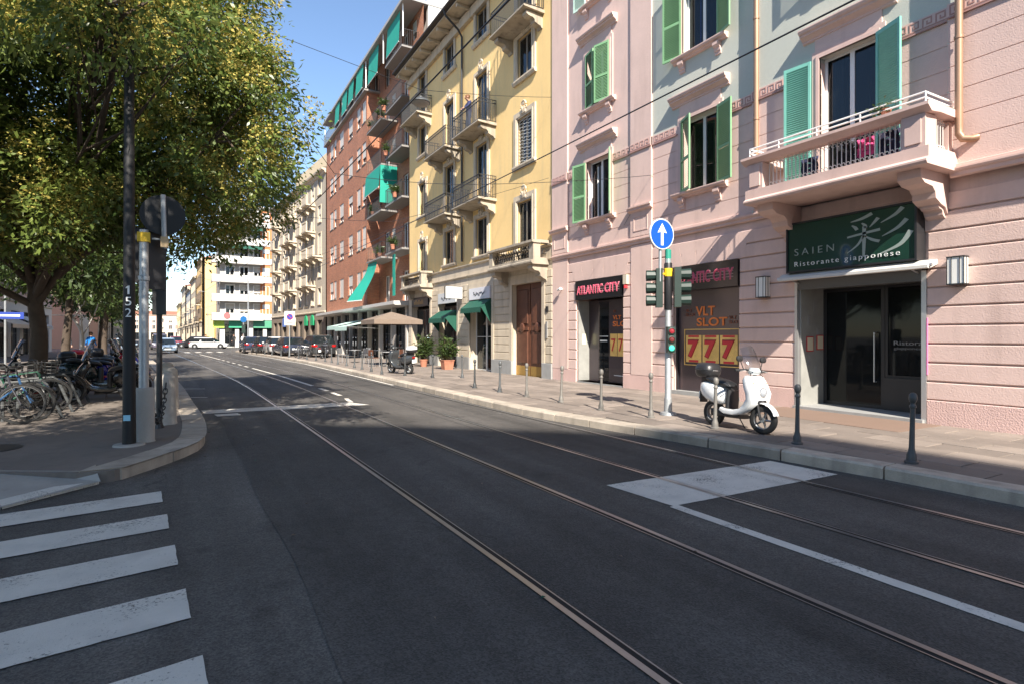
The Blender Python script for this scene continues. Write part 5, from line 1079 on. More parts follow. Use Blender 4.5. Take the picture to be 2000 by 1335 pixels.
MB().box(-.08,.08,-.07,.07,2.92,3.06).build('clamp', M.yel, sp_); MB().tube([(.1,0,2.98),(.3,.02,2.98)],.015,6).build('bracket', M.galv, sp_); MB().tube([(.26,.02,2.85),(.24,.02,3.65)],.035,8).build('sign_post', M.galv, sp_); bx(.21,.31,-.03,.07,2.86,3.02).build('sign_clamp', colmat((.5,.36,.2),.6,0), sp_)
MB().lathe([(.001,.08),(.3,.08),(.3,.1),(.001,.1)],30,(.24,0,3.36),'y').build('sign_back', M.pitch, sp_, rz=.05)
op = thing('signal_post','thin dark post with signal box behind the grey signal pole','pole',(-.45,11.3,.135)); MB().lathe([(.07,0),(.045,.1),(.042,2.9)],10).build('shaft', M.black, op); bx(-.1,.1,-.08,.08,1.9,2.75).build('box', M.black, op)
stp = MB().lathe([(.19,0),(.18,.05),(.165,.6),(.16,.78),(.15,.84),(.11,.885),(.05,.905),(.001,.91)],18).mesh('stone_post', M.granite, 50)
for x,y,lab in ((-.38,11.75,'rounded stone post with hanging chain behind the concrete collar'),(-.38,13.9,'rounded stone post farther along the left kerb, second from the corner'),(-.5,16.2,'rounded stone post farther along the left kerb, third from the corner')):
    tag(link('stone_post', stp, None, (x,y,.135)), lab, 'stone post', 'stone posts along the left kerb')
ch = MB(); A_,B_ = Vector((-.36,11.55,.86)),Vector((-.5,10.12,.62)); N_ = 22
P_ = [A_.lerp(B_,i/N_)-Vector((0,0,1.7*(i/N_)*(1-i/N_))) for i in range(N_+1)]
for i in range(N_):
    a,b = P_[i],P_[i+1]; t = (b-a).normalized(); s_ = (Vector((1,0,0)) if i%2 else t.cross(Vector((1,0,0)))).normalized(); c = (a+b)/2; hl = (b-a).length*.68
    ch.tube([c+t*hl*math.cos(q)+s_*.034*math.sin(q) for q in [2*math.pi*j/8 for j in range(8)]],.011,5,closed=True)
tag(ch.build('chain', M.iron), 'rusty dark chain hanging from the stone post to the concrete collar', 'chain')
# --- overhead wires
def wire(label, pts, r=.012, sag=0.):
    mb = MB(); P = []
    for a,b in zip(pts,pts[1:]):
        for k in range(8):
            t = k/8; P.append(tuple(a[i]+(b[i]-a[i])*t-(sag*4*t*(1-t) if i==2 else 0) for i in range(3)))
    P.append(pts[-1]); tag(mb.tube(P,r,5).build('overhead_wire', M.black), label, 'wire')
wire('tram contact wire above the right hand track, crossing the pink facade', [(5.85,-20,5.05),(5.78,14,5.05),(5.5,30,5.05),(3.8,55,5.1),(-1,110,5.1)],.011)
wire('tram contact wire above the left hand track, rising to the picture top', [(2.9,-20,5.05),(2.75,14,5.05),(2.3,30,5.05),(.6,55,5.1),(-4,110,5.1)],.011)
wire('span wire fixed to the pink pilaster, second floor height', [(11.32,12.0,6.2),(5.8,12.6,5.35),(2.8,13,5.3),(-.75,9.75,8.3)],.007,.05)
wire('thin guy wire slanting down the pink wall to the pilaster anchor', [(11.34,12.0,6.18),(11.34,13.2,5.0)],.005)
wire('span wire carrying the hanging street lamp, fixed between yellow and pink house', [(11.3,17.1,10.25),(6.1,16.4,9.15),(-12,14.5,11)],.008,.05)
wire('span wire across the street in front of the yellow house', [(11.3,28,8.2),(5.5,28.5,5.6),(2.3,29,5.55),(-12,30,9)],.007,.06)
wire('span wire fixed to the brick block across the street', [(11.3,44,8.5),(4.6,44.5,5.6),(1.3,45,5.55),(-12,46,9)],.008,.06)
wire('span wire below the iron balconies of the yellow house', [(11.32,17.3,7.4),(5.75,18,5.4),(2.7,18.4,5.35),(-12,20,9)],.007,.05)
o = thing('hanging_street_lamp','flat grey street lamp hanging on a span wire before the yellow house','street lamp',(6.1,16.4,8.75))
MB().lathe([(.001,.22),(.05,.2),(.08,.12),(.22,.09),(.29,.02),(.29,0),(.26,-.01)],18).build('hood', M.bollard, o, smooth=40); MB().lathe([(.26,-.012),(.2,-.07),(.001,-.09)],16).build('diffuser', M.concrete, o, smooth=40); MB().tube([(0,0,.2),(0,0,.36)],.012,5).build('hanger', M.iron, o)
# --- parasol, cafe furniture
o = thing('parasol','large tan square parasol over the café tables in front of the brick block','parasol',(9.1,28.8,.14)); pr_ = 1.25
MB().tube([(0,0,0),(0,0,2.75)],.04,8).build('pole', M.alu, o); bx(-.35,.35,-.35,.35,0,.1).build('base', M.concrete, o)
f = MB(); 
ring = [(pr_*a,pr_*b,2.35) for a,b in ((-1,-1),(0,-1.0),(1,-1),(1.0,0),(1,1),(0,1.0),(-1,1),(-1.0,0))]
f.add([(0,0,2.78)]+ring+[(x,y,2.13) for x,y,z in ring],[(0,1+i,1+(i+1)%8) for i in range(8)]+[(1+i,9+i,9+(i+1)%8,1+(i+1)%8) for i in range(8)]); f.build('canopy', M.cloth, o)
for x,y,z in ring: MB().tube([(0,0,2.72),(x*.98,y*.98,2.33)],.015,4).tube([(0,0,2.2),(x*.5,y*.5,2.6)],.012,4).build('rib', M.alu, o)
def cafe_table(x,y,lab):
    t = thing('cafe_table',lab,'table',(x,y,.14)); MB().lathe([(.001,.72),(.35,.72),(.35,.75),(.001,.75)],16).build('table_top', M.alu, t); MB().tube([(0,0,.04),(0,0,.72)],.025,6).build('stem', M.iron, t); MB().lathe([(.22,0),(.2,.03),(.03,.05)],12).build('foot', M.iron, t)
def cafe_chair(x,y,rz,lab,m):
    t = thing('cafe_chair',lab,'chair',(x,y,.14),rz)
    bx(-.21,.21,-.2,.22,.43,.46).build('seat', m, t); MB().box(-.2,.2,.2,.225,.55,.85).build('backrest', m, t)
    for a,b,h in ((-.19,-.18,.43),(.19,-.18,.43),(-.19,.2,.86),(.19,.2,.86)): MB().tube([(a,b,0),(a*.97,b,h)],.013,5).build('leg', M.alu, t)
for i,(x,y) in enumerate(((8.8,28.6),(9.4,31.8),(8.4,33.5))):
    cafe_table(x,y,'small round metal café table '+['right of the parasol pole','left of the parasol pole','farthest left past the parasol'][i])
    for j in range(2): cafe_chair(x+(-.65,.65)[j],y+.15*j,R(-90 if j else 90)+.3,'café chair '+['on the street side','on the wall side'][j]+' of the '+['right','left','farthest'][i]+' table by the parasol',M.alu if i else M.wood)
o = thing('no_parking_sign','white square no-parking sign on a thin pole beside the parked cars','sign',(6.6,46.0,.14)); MB().tube([(0,0,0),(0,0,3.4)],.035,8).build('pole', M.galv, o); bx(-.36,.36,-.07,-.04,2.35,3.4).build('board', M.signwhite, o); MB().lathe([(.001,-.078),(.24,-.078),(.24,-.072)],20,(0,0,2.98),'y').build('roundel', mat('navy',(.02,.05,.3),.5,var=0), o); MB().torus((0,-.08,2.98),.22,.025,'y',20,4).tube([(-.15,-.083,3.13),(.15,-.083,2.83)],.02,4).build('prohibition_mark', M.red, o); bx(-.25,.25,-.078,-.072,2.45,2.6).build('text_panel', colmat((.3,.3,.3),.5,0), o)
o = thing('street_name_sign','blue street direction sign with white arrow at the left picture edge','sign',(-8.2,38,.14)); MB().tube([(0,0,0),(0,0,4.4)],.05,8).build('pole', M.galv, o); bx(-.95,.75,-.08,-.04,2.4,2.75).build('board', mat('sign_blue2',(.01,.04,.28),.5,var=0), o); MB().prism([(-.8,2.57),(-.65,2.67),(-.65,2.6),(-.5,2.6),(-.5,2.54),(-.65,2.54),(-.65,2.47)],-.09,-.081,'y').box(-.4,.6,-.088,-.081,2.53,2.62).build('arrow', M.signwhite, o)
def lamp_mast(label,x,y,h): 
    o = thing('lamp_mast',label,'street lamp',(x,y,.1)); MB().lathe([(.12,0),(.09,.4),(.07,h),(.001,h+.02)],10).build('mast', M.galv, o); MB().tube([(0,0,h-.6),(-.4,-.1,h-.1),(-1.2,-.2,h)],.04,6).build('arm', M.galv, o); MB().lathe([(.001,.08),(.18,.04),(.2,0),(.001,-.05)],12,(-1.25,-.2,h-.05)).build('lantern', M.galv, o)
lamp_mast('tall thin lamp mast in front of the white and orange block',6.8,84,9.5); lamp_mast('dark lamp mast far down the right kerb',2.6,108,9.0)
o = thing('direction_sign','round blue arrow sign with a small signal before the white and orange block','sign',(5.2,70,.12)); MB().tube([(0,0,0),(0,0,3.8)],.05,8).build('pole', M.galv, o); MB().lathe([(.001,-.06),(.34,-.06),(.34,-.03),(.001,-.03)],20,(0,0,3.4),'y').build('disc', mat('sign_blue3',(.0,.1,.3),.5,var=0), o); bx(-.18,.18,-.15,.1,1.9,2.8).build('signal_box', M.sigg, o)
# --- bicycle rack hoops
for k in range(4): 
    MB_ = MB().tube([(0,0,0),(0,0,.62),(.04,0,.7),(.55,0,.72),(.62,0,.64),(.85,0,0)],.028,8)
    tag(MB_.build('bike_rack_hoop', M.bollard, None, (-2.95+.02*k,13.5+.95*k,.135), R(8)), 'grey steel bicycle hoop, %s from the viewer'%['nearest','second','third','farthest'][k], 'bike rack', 'bicycle hoops on the left pavement')
# ================================================================== VEHICLES
def sring(c, u, v, a, b, n=14, p=2.6):          # super-ellipse ring around c in the plane u,v
    c,u,v = Vector(c),Vector(u),Vector(v); out = []
    for k in range(n):
        q = 2*math.pi*k/n; cs,sn = math.cos(q),math.sin(q)
        out.append(c+u*a*math.copysign(abs(cs)**(2/p),cs)+v*b*math.copysign(abs(sn)**(2/p),sn))
    return out
def wheel(parent, x, z, r, tw, name, alloy, rz=0, spokes=5):
    w = MB(); prof = [(r-.085,-tw*.42),(r-.04,-tw*.5),(r-.008,-tw*.36),(r,-tw*.12),(r,tw*.12),(r-.008,tw*.36),(r-.04,tw*.5),(r-.085,tw*.42)]
    w.loft([[(a*math.cos(q),h,a*math.sin(q)) for a,h in prof] for q in [2*math.pi*k/28 for k in range(29)]],cap=False)
    o = w.build(name, M.rubber, parent, (x,0,z), rz, smooth=50)
    h = MB(); ri = r-.082
    h.loft([[(a*math.cos(q),b,a*math.sin(q)) for a,b in ((ri,-tw*.42),(ri+.004,-tw*.42),(ri+.004,tw*.42),(ri,tw*.42),(ri-.02,tw*.2),(ri-.02,-tw*.2))] for q in [2*math.pi*k/24 for k in range(25)]],cap=False)
    for k in range(spokes):
        q = 2*math.pi*k/spokes; d = Vector((math.cos(q),0,math.sin(q))); h.tube([d*.03,d*(ri-.005)],[.022,.016],5)
    h.lathe([(.04,-.05),(.045,-.03),(.045,.03),(.04,.05)],10,(0,0,0),'y'); h.build('rim', alloy, o, smooth=50)
    return o
SCOOT = {}
def scooter(label, loc, rz, body, seat=None, case=None, screen=True, group=None, name='scooter', lean=3., tall=1.0, steer=0., alloy=None, shield=True):
    o = thing(name,label,'scooter',loc,rz,group); o.rotation_euler = (R(-lean),0,rz); seat = seat or M.plastic; alloy = alloy or M.galv
    fx,rx,wr = .6,-.5,.235; yv = (0,1,0)
    wheel(o,fx,wr,wr,.1,'front_wheel',alloy,R(steer)); wheel(o,rx,wr,wr,.11,'rear_wheel',alloy)
    MB().tube([(fx,.075,wr),(.5,.075,.6),(.44,.05,.82)],.022,6).tube([(fx,-.075,wr),(.5,-.075,.6),(.44,-.05,.82)],.022,6).tube([(.47,0,.6),(.36,0,1.02)],.03,8).build('fork', M.plastic, o, smooth=50)
    f = MB(); f.loft([[ (fx+ (wr+.035)*math.cos(q), -.065, wr+(wr+.035)*math.sin(q)),(fx+(wr+.055)*math.cos(q),-.03,wr+(wr+.055)*math.sin(q)),(fx+(wr+.055)*math.cos(q),.03,wr+(wr+.055)*math.sin(q)),(fx+(wr+.035)*math.cos(q),.065,wr+(wr+.035)*math.sin(q))] for q in [R(20+10*k) for k in range(14)]],cap=False,closed=False); f.build('front_fender', body, o, smooth=60)
    path = [(.3,.93,.17,.04),(.34,.91,.21,.085),(.4,.8,.23,.105),(.47,.66,.235,.11),(.46,.53,.225,.1),(.36,.42,.205,.08),(.25,.34,.19,.06),(.08,.3,.185,.055),(-.12,.3,.18,.055),(-.22,.33,.17,.04)]
    rings = []
    for i,(x,z,w,t) in enumerate(path):
        a,b = path[max(i-1,0)],path[min(i+1,len(path)-1)]; d = Vector((b[0]-a[0],0,b[1]-a[1])).normalized(); nn = Vector((-d.z,0,d.x)); rings.append(sring((x,0,z),yv,nn,w,t,20,4.5))
    MB().loft(rings).build('leg_shield', body, o, smooth=40)
    MB().box(-.2,.22,-.135,.135,.345,.358).build('floor_mat', M.plastic, o)
    MB().lathe([(.001,.05),(.05,.045),(.075,.02),(.085,.0)],16,(.555,0,.69),'x').build('headlight', colmat((.35,.37,.4),.1,.8), o, smooth=50)
    MB().torus((.57,0,.69),.08,.01,'x',18,5).build('headlight_ring', M.alu, o)
    st = [(-.13,.1,.46,.6),(-.2,.16,.42,.72),(-.3,.19,.4,.76),(-.42,.2,.41,.785),(-.56,.19,.44,.8),(-.68,.16,.5,.8),(-.79,.09,.58,.78)]
    MB().loft([sring((x,0,(a+b)/2),yv,(0,0,1),w,(b-a)/2,16,3.2) for x,w,a,b in st]).build('rear_body', body, o, smooth=40)
    MB().loft([sring((x,0,z),yv,(0,0,1),w,t,14,2.6) for x,z,w,t in ((-.06,.72,.08,.03),(-.12,.76,.14,.055),(-.28,.8,.17,.06),(-.44,.825,.175,.06),(-.58,.85,.15,.055),(-.68,.85,.07,.03))]).build('seat', seat, o, smooth=50)
    MB().loft([sring((-.09,0,z),yv,(1,0,0),w,.05,12,3) for z,w in ((.34,.14),(.5,.145),(.68,.13))]).build('seat_front_panel', M.plastic, o, smooth=50)
    MB().loft([sring((x,.0,z),yv,(0,0,1),.07,t,10,2.6) for x,z,t in ((-.1,.27,.06),(-.32,.25,.08),(-.52,.25,.07))]).tube([(-.5,.1,.24),(-.54,.14,.28),(-.42,.16,.5)],.016,6).build('swing_arm', M.plastic, o, smooth=50)
    h = MB().tube([(.28,-.34,1.04),(.33,-.16,1.06),(.34,0,1.03),(.33,.16,1.06),(.28,.34,1.04)],.017,6); hb = h.build('handlebar', M.plastic, o, smooth=50)
    for s in (-1,1):
        MB().tube([(.285,s*.22,1.047),(.275,s*.36,1.04)],.023,8).build('grip', M.rubber, hb); MB().tube([(.35,s*.2,1.05),(.36,s*.33,1.03)],.008,4).build('brake_lever', M.alu, hb)
        m_ = MB().tube([(.31,s*.2,1.06),(.29,s*.26,1.2)],.008,5).build('mirror_stem', M.plastic, hb); MB().loft([sring((.29+dx_,s*.28,1.24),yv,(0,0,1),a,a*.72,12,2.4) for dx_,a in ((.025,.03),(.01,.07),(-.015,.072))]).build('mirror', M.plastic, m_, smooth=50)
    MB().loft([sring((.36,0,z),yv,(1,0,0),w,t,12,2.6) for z,w,t in ((.98,.1,.05),(1.04,.13,.08),(1.1,.1,.05))]).build('handlebar_cover', body if shield else M.plastic, o, smooth=50)
    if screen:
        g_ = MB(); n = 8; R_ = []
        for k in range(7):
            t = k/6; z = 1.0+.47*tall*t; x = .46-.16*t-.05*t*t; w = .2*(1-.25*t**3); R_.append([(x-.09*(q/n*2-1)**2,(q/n*2-1)*w,z-(.05*(q/n*2-1)**2 if k==6 else 0)) for q in range(n+1)])
        g_.loft(R_,cap=False,closed=False); g_.build('windscreen', M.screen, o, smooth=60)
        MB().tube([(.42,.1,1.02),(.34,.12,1.06)],.008,5).tube([(.42,-.1,1.02),(.34,-.12,1.06)],.008,5).build('screen_bracket', M.plastic, o)
    if case:
        c = MB().loft([sring((-.71,0,z),yv,(1,0,0),a,b,18,3.0) for z,a,b in ((.87,.13,.13),(.89,.175,.175),(.94,.2,.195),(1.0,.21,.2))]).build('top_case', case[0], o, smooth=50)
        MB().loft([sring((-.71,0,z),yv,(1,0,0),a,b,18,3.0) for z,a,b in ((1.006,.213,.203),(1.07,.205,.195),(1.12,.17,.165),(1.145,.09,.09))]).build('case_lid', case[1], c, smooth=50); MB().torus((-.71,0,1.003),.2,.008,'z',24,4).build('case_seam', M.alu, c)
        MB().box(-.78,-.58,-.08,.08,.78,.865).build('case_rack', M.plastic, o)
    MB().box(-.83,-.77,-.06,.06,.66,.72).build('tail_light', mat_red, o); MB().box(-.82,-.805,-.09,.09,.46,.6).build('number_plate', M.signwhite, o); MB().box(-.8,-.76,-.08,.08,.4,.62).build('rear_guard', M.plastic, o)
    for s in (-1,1): MB().loft([sring((.44,s*.17,.86),yv,(0,0,1),.02,.012,8,2),sring((.5,s*.16,.84),yv,(0,0,1),.012,.008,8,2)]).build('indicator', mat_amber, o)
    MB().loft([sring((x,0,z),yv,(0,0,1),w_,t_,12,3) for x,z,w_,t_ in ((.34,.36,.12,.05),(.44,.45,.15,.08),(.52,.52,.14,.07),(.56,.53,.1,.04))]).build('fork_shroud', M.plastic, o, smooth=50); MB().loft([sring((x,0,z),yv,(0,0,1),.15,.035,12,3) for x,z in ((.2,.235),(-.1,.225),(-.25,.25))]).build('belly_panel', M.plastic, o, smooth=50); MB().tube([(.36,.1,1.03),(.42,.14,.95),(.42,.1,.86)],.006,4).tube([(.36,-.1,1.03),(.43,-.15,.94),(.42,-.1,.86)],.006,4).build('brake_cable', M.plastic, o)
    MB().tube([(-.05,.1,.26),(.02,.24,.0)],.011,5).build('side_stand', M.plastic, o)
    return o
mat_red = mat('tail_red',(.35,.01,.01),.25,var=0); mat_amber = mat('amber',(.6,.22,.02),.3,var=0)
M.screen = glassmat('clear_screen',(.8,.83,.84),.86,.03)
WH = colmat((.76,.77,.77),.22,.6)
scooter('white electric scooter with black top case parked on the pavement before the slot hall',(7.9,6.42,.14),R(-94),WH,case=(M.plastic,M.plastic),steer=14,lean=4,alloy=colmat((.3,.3,.3),.35,0,.7)).scale = (.94,.94,.94)
scooter('silver and black maxi scooter with white top case parked near the café parasol',(7.6,22.7,.14),R(112),colmat((.04,.045,.05),.3,.6),case=(M.plastic,colmat((.62,.63,.64),.25,.5)),tall=1.25,lean=4)
DK = colmat((.012,.022,.024),.2,.7)
scooter('dark green maxi scooter nearest the black pole, side on, left pavement',(-1.85,17.6,.135),R(6),DK,case=None,lean=4,group='scooters parked on the left pavement',shield=True).scale = (1.18,1.15,1.12)
L_ = [((-2.1,18.8),(.01,.01,.012),(M.plastic,M.plastic),'black scooter with a large black top case behind the dark green one'),((-1.9,20.0),(.01,.02,.28),None,'blue sporty motorcycle in the left row of parked scooters'),((-2.2,21.1),(.4,.01,.02),(M.plastic,colmat((.5,.01,.02),.3,.5)),'red scooter with a red and black top case in the left row'),((-2.0,22.2),(.02,.03,.3),None,'second blue motorcycle behind the red scooter'),((-2.0,23.4),(.02,.02,.022),(M.plastic,M.plastic),'black scooter with tall screen far in the left row'),((-2.2,24.7),(.3,.3,.32),None,'grey scooter near the far end of the left row'),((-2.4,26),(.02,.02,.02),None,'black scooter at the far end of the left row'),((-3.6,19.4),(.015,.015,.018),(M.plastic,M.plastic),'black scooter with top case right behind the thick tree trunk'),((-4.9,17.6),(.02,.02,.025),(M.plastic,M.plastic),'black scooter with top case left of the thick tree trunk'),((-1.75,16.5),(.012,.012,.014),None,'low black scooter in front of the dark green maxi scooter'),((-4.9,15.9),(.015,.015,.02),(M.plastic,M.plastic),'black scooter with top case behind the bicycles at the left edge')]
for i,((x,y),c,case,lab) in enumerate(L_): scooter(lab,(x,y,.135),R(6+random.uniform(-9,9)) if i<7 else R(175+i),colmat(c,.22,.6),case=case,screen=i not in (1,),lean=4,group='scooters parked on the left pavement')
scooter('dark scooter beside the last parked car under the arched green lunettes',(8.2,41.2,.14),R(60),colmat((.03,.03,.035),.3,.5),lean=4)
# --- bicycles
def bicycle(label, loc, rz, frame, lean=6., basket=False, group=None, saddle=None):
    o = thing('bicycle',label,'bicycle',loc,rz,group); o.rotation_euler = (R(lean),0,rz); r = .335
    for x in (.52,-.52):
        w = MB().torus((0,0,0),r,.018,'y',28,6).build('wheel', M.rubber, o, (x,0,r+.018)); s = MB().torus((0,0,0),r-.022,.009,'y',24,4)
        for k in range(14): q = 2*math.pi*k/14; s.tube([(0,.02*(-1)**k,0),((r-.02)*math.cos(q),0,(r-.02)*math.sin(q))],.0022,3,cap=False)
        s.lathe([(.018,-.03),(.022,0),(.018,.03)],6,(0,0,0),'y').build('spokes_and_rim', M.iron, w)
        f = MB(); f.loft([[(x+(r+.04)*math.cos(q),yy,r+.018+(r+.04)*math.sin(q)) for yy in (-.025,0,.025)] for q in [R((20 if x>0 else 10)+14*k) for k in range(11)]],cap=False,closed=False); f.build('mudguard', M.plastic, o)
    bb,st_,hd,hb = (-.08,0,.3),(-.22,0,.78),(.33,0,.85),(.37,0,.68); z = r+.018
    MB().tube([bb,st_],.016,6).tube([bb,hb],.018,6).tube([st_,hd],.015,6).tube([hd,hb],.02,6).tube([hb,(.52,.05,z)],.012,5).tube([hb,(.52,-.05,z)],.012,5).tube([bb,(-.52,.05,z)],.01,5).tube([bb,(-.52,-.05,z)],.01,5).tube([st_,(-.52,.05,z)],.009,5).tube([st_,(-.52,-.05,z)],.009,5).build('frame', frame, o)
    MB().tube([st_,(-.25,0,.92)],.013,6).build('seat_post', M.iron, o); MB().loft([sring((x,0,.95),(0,1,0),(0,0,1),a,.03,10,2.2) for x,a in ((-.4,.07),(-.34,.085),(-.24,.05),(-.12,.02))]).build('saddle', saddle or M.plastic, o, smooth=60)
    MB().tube([hd,(.31,0,1.0)],.014,6).tube([(.18,-.29,1.03),(.3,-.22,1.05),(.34,0,1.0),(.3,.22,1.05),(.18,.29,1.03)],.012,6).build('handlebar', M.iron, o)
    MB().torus((bb[0],.03,bb[2]),.09,.008,'y',16,4).tube([(-.08,.05,.3),(-.02,.06,.14)],.01,4).box(-.06,.02,.06,.15,.125,.145).tube([(-.08,-.05,.3),(-.14,-.06,.46)],.01,4).box(-.18,-.1,-.15,-.06,.45,.47).build('crankset', M.iron, o)
    MB().tube([(-.6,.07,.74),(-.2,.06,.76)],.006,4).tube([(-.6,-.07,.74),(-.2,-.06,.76)],.006,4).tube([(-.55,.06,.74),(-.52,.06,z)],.006,4).tube([(-.55,-.06,.74),(-.52,-.06,z)],.006,4).tube([(-.6,-.07,.74),(-.6,.07,.74)],.006,4).build('rear_carrier', M.iron, o)
    if basket:
        b = MB()
        for k in range(8): q = 2*math.pi*k/8; b.tube([(.52+.11*math.cos(q),.13*math.sin(q),.84),(.54+.15*math.cos(q),.18*math.sin(q),1.06)],.004,3)
        for zz,a in ((.84,.11),(.91,.125),(.98,.14),(1.06,.155)): b.torus((.53,0,zz),a,.005,'z',12,4,e=1.2)
        b.build('basket', M.iron, o)
bc = [((-3.1,12.9),5,(.04,.04,.05),0,'dark bicycle with chrome rim nearest the viewer on the hoops'),((-3.0,13.35),-6,(.03,.09,.2),1,'blue-grey bicycle with wire basket, second on the hoops'),((-3.2,13.9),172,(.02,.02,.02),0,'black bicycle facing away, third on the hoops'),((-2.95,14.45),8,(.02,.1,.06),1,'dark green bicycle with basket, fourth on the hoops'),((-3.1,14.95),2,(.3,.3,.3),0,'silver bicycle, fifth on the hoops'),((-3.3,15.4),185,(.22,.02,.02),0,'dark red bicycle, sixth on the hoops'),((-4.4,13.6),20,(.02,.02,.03),0,'black bicycle at the left picture edge behind the hoops'),((-4.7,14.6),-15,(.1,.1,.1),1,'grey bicycle with basket at the left edge, behind the black one'),((-2.9,15.9),4,(.02,.02,.02),0,'black bicycle with pale saddle cover before the thick trunk')]
for i,((x,y),a,c,bk,lab) in enumerate(bc): bicycle(lab,(x,y,.135),R(a),colmat(c,.4,.3),random.choice((-7,7,5)),bk,'bicycles on the left pavement',colmat((.6,.55,.45),.8,0) if i==8 else None)
for i,(x,y,lab) in enumerate(((6.9,41.6,'white bicycle leaning by the no-parking sign, right one'),(6.75,43.1,'grey bicycle leaning by the no-parking sign, left one'))): bicycle(lab,(x,y,.14),R(80+20*i),colmat((.6,.6,.6) if not i else (.2,.2,.22),.4,.3))
# --- cars
def car(label, loc, rz, paint, kind='hatch', group=None, lights=True):
    o = thing('car',label,'car',loc,rz,group); L,W,H = {'hatch':(3.95,1.72,1.48),'suv':(4.4,1.82,1.62),'estate':(4.65,1.82,1.47),'van':(4.7,1.9,1.95)}[kind]; a,b = L/2,-L/2; bl_ = .92 if kind!='suv' else 1.0
    def ring(x,zb,zt,w): return [(x,-w*.9,zb),(x,-w,zb+.14),(x,-w*1.0,(zb+zt)/2+.05),(x,-w*.955,zt-.06),(x,-w*.8,zt),(x,w*.8,zt),(x,w*.955,zt-.06),(x,w,(zb+zt)/2+.05),(x,w,zb+.14),(x,w*.9,zb)]
    w = W/2; hood = bl_-.12 if kind!='van' else bl_
    st = [(b,.34,bl_-.12,w*.8),(b+.06,.27,bl_-.03,w*.9),(b+.35,.22,bl_,w*.98),(b+1.0,.2,bl_,w),(0,.2,bl_-.01,w),(a-1.25,.2,bl_-.03,w),(a-.75,.2,hood,w*.97),(a-.2,.24,hood-.12,w*.88),(a-.04,.3,hood-.22,w*.78),(a,.38,hood-.3,w*.66)]
    MB().loft([ring(*q) for q in st]).build('body', paint, o, smooth=35)
    rb,rt = {'hatch':((b+.12,b+.55),(a-1.05,a-1.75)),'suv':((b+.12,b+.5),(a-1.15,a-1.8)),'estate':((b+.1,b+.62),(a-1.2,a-1.95)),'van':((b+.05,b+.15),(a-.7,a-1.2))}[kind]
    x0,x0t,x1,x1t = rb[0],rb[1],rt[0],rt[1]; zt = H-.04; w0,w1 = w*.93,w*.74
    def gh(t,inset=0): 
        z = bl_-.02+(zt-bl_+.02)*t; xx0 = x0+(x0t-x0)*t**1.2; xx1 = x1+(x1t-x1)*t; ww = w0+(w1-w0)*t
        return [(xx0,-ww*.9,z),(xx0+.12,-ww,z),(xx1-.25,-ww,z),(xx1,-ww*.82,z),(xx1,ww*.82,z),(xx1-.25,ww,z),(xx0+.12,ww,z),(xx0,ww*.9,z)]
    MB().loft([gh(0),gh(.5),gh(.92)]).build('window_band', M.cargl, o, smooth=25)
    MB().loft([[Vector(p)+Vector((0,0,0)) for p in gh(.9)],gh(1.0),[(p[0]*.93,p[1]*.85,H) for p in gh(1.0)]]).build('roof', paint, o, smooth=30)
    for s in (-1,1):
        pl = MB()
        for xa,xb in (((x0+x0t)/2+1.0 if kind!='van' else 0,)*2,((x0*.5+.25),)*2): pl.add([(xa-.04,s*(w0+.004),bl_-.02),(xa+.04,s*(w0+.004),bl_-.02),(xa+.03,s*(w1+.012),zt-.05),(xa-.03,s*(w1+.012),zt-.05)],[(0,1,2,3)])
        pl.build('pillar', paint, o)
        MB().loft([sring((x1-.28,s*(w+.07),bl_+.06),(0,1,0),(0,0,1),.08,.06,10,2.6),sring((x1-.36,s*(w+.07),bl_+.06),(0,1,0),(0,0,1),.085,.07,10,2.6)]).build('door_mirror', paint, o)
        for xw in (a-.8,b+.75):
            ar = MB().lathe([(.001,s*(w+.004)),(.37,s*(w+.004)),(.37,s*(w-.1))],20,(xw,0,.33),'y').build('wheel_arch', M.plastic, o)
            wl = MB().lathe([(.2,s*(w-.16)),(.3,s*(w-.17)),(.32,s*(w-.12)),(.32,s*(w-.02)),(.29,s*(w+.012)),(.21,s*(w+.014))],20,(xw,0,.32),'y').build('wheel', M.rubber, o, smooth=40); MB().lathe([(.001,s*(w+.016)),(.06,s*(w+.016)),(.2,s*(w+.012)),(.21,s*(w-.0))],14,(xw,0,.32),'y').build('rim', M.galv, wl)
        MB().loft([sring((a-.1-.28*k,s*w*(.62+.14*k),hood-.22+.05*k),(0,1,0),(0,0,1),.17,.075,10,3) for k in (0,1)]).build('headlight', colmat((.6,.62,.65),.1,.8), o); MB().loft([sring((b-.012+.2*k,s*w*(.72+.1*k),bl_-.17),(0,1,0),(0,0,1),.15,.085,10,3) for k in (0,1)]).build('tail_light', mat_red, o)
        MB().box(.2,.36,s*w-.01 if s>0 else s*w-.014,s*w+.014 if s>0 else s*w+.01,bl_-.2,bl_-.17).build('door_handle', paint, o)
    MB().box(b-.025,b+.02,-.26,.26,.5,.61).build('number_plate', M.signwhite, o); MB().box(a-.02,a+.02,-.26,.26,.36,.47).build('front_plate', M.signwhite, o); MB().box(a-.045,a+.008,-.4,.4,.5,.62).build('grille', M.plastic, o); MB().box(b-.018,b+.1,-w*.72,w*.72,.28,.44).build('rear_bumper', M.plastic, o)
    return o
M.cargl = mat('car_glass',(.012,.016,.018),.04,var=0,spec=.9)
pk_ = 'cars parked along the right side'
away = R(94)
car('black hatchback parked nearest, rear towards the viewer, right side',(8.4,45.0,.14),away,colmat((.03,.032,.034),.2,.7),'suv',pk_)
car('dark blue estate parked second in the right row',(6.9,48.5,.14),away,colmat((.02,.025,.045),.2,.7),'estate',pk_)
car('pale silver hatchback parked third in the right row',(6.5,53.2,.14),away,colmat((.55,.55,.55),.2,.7),'hatch',pk_)
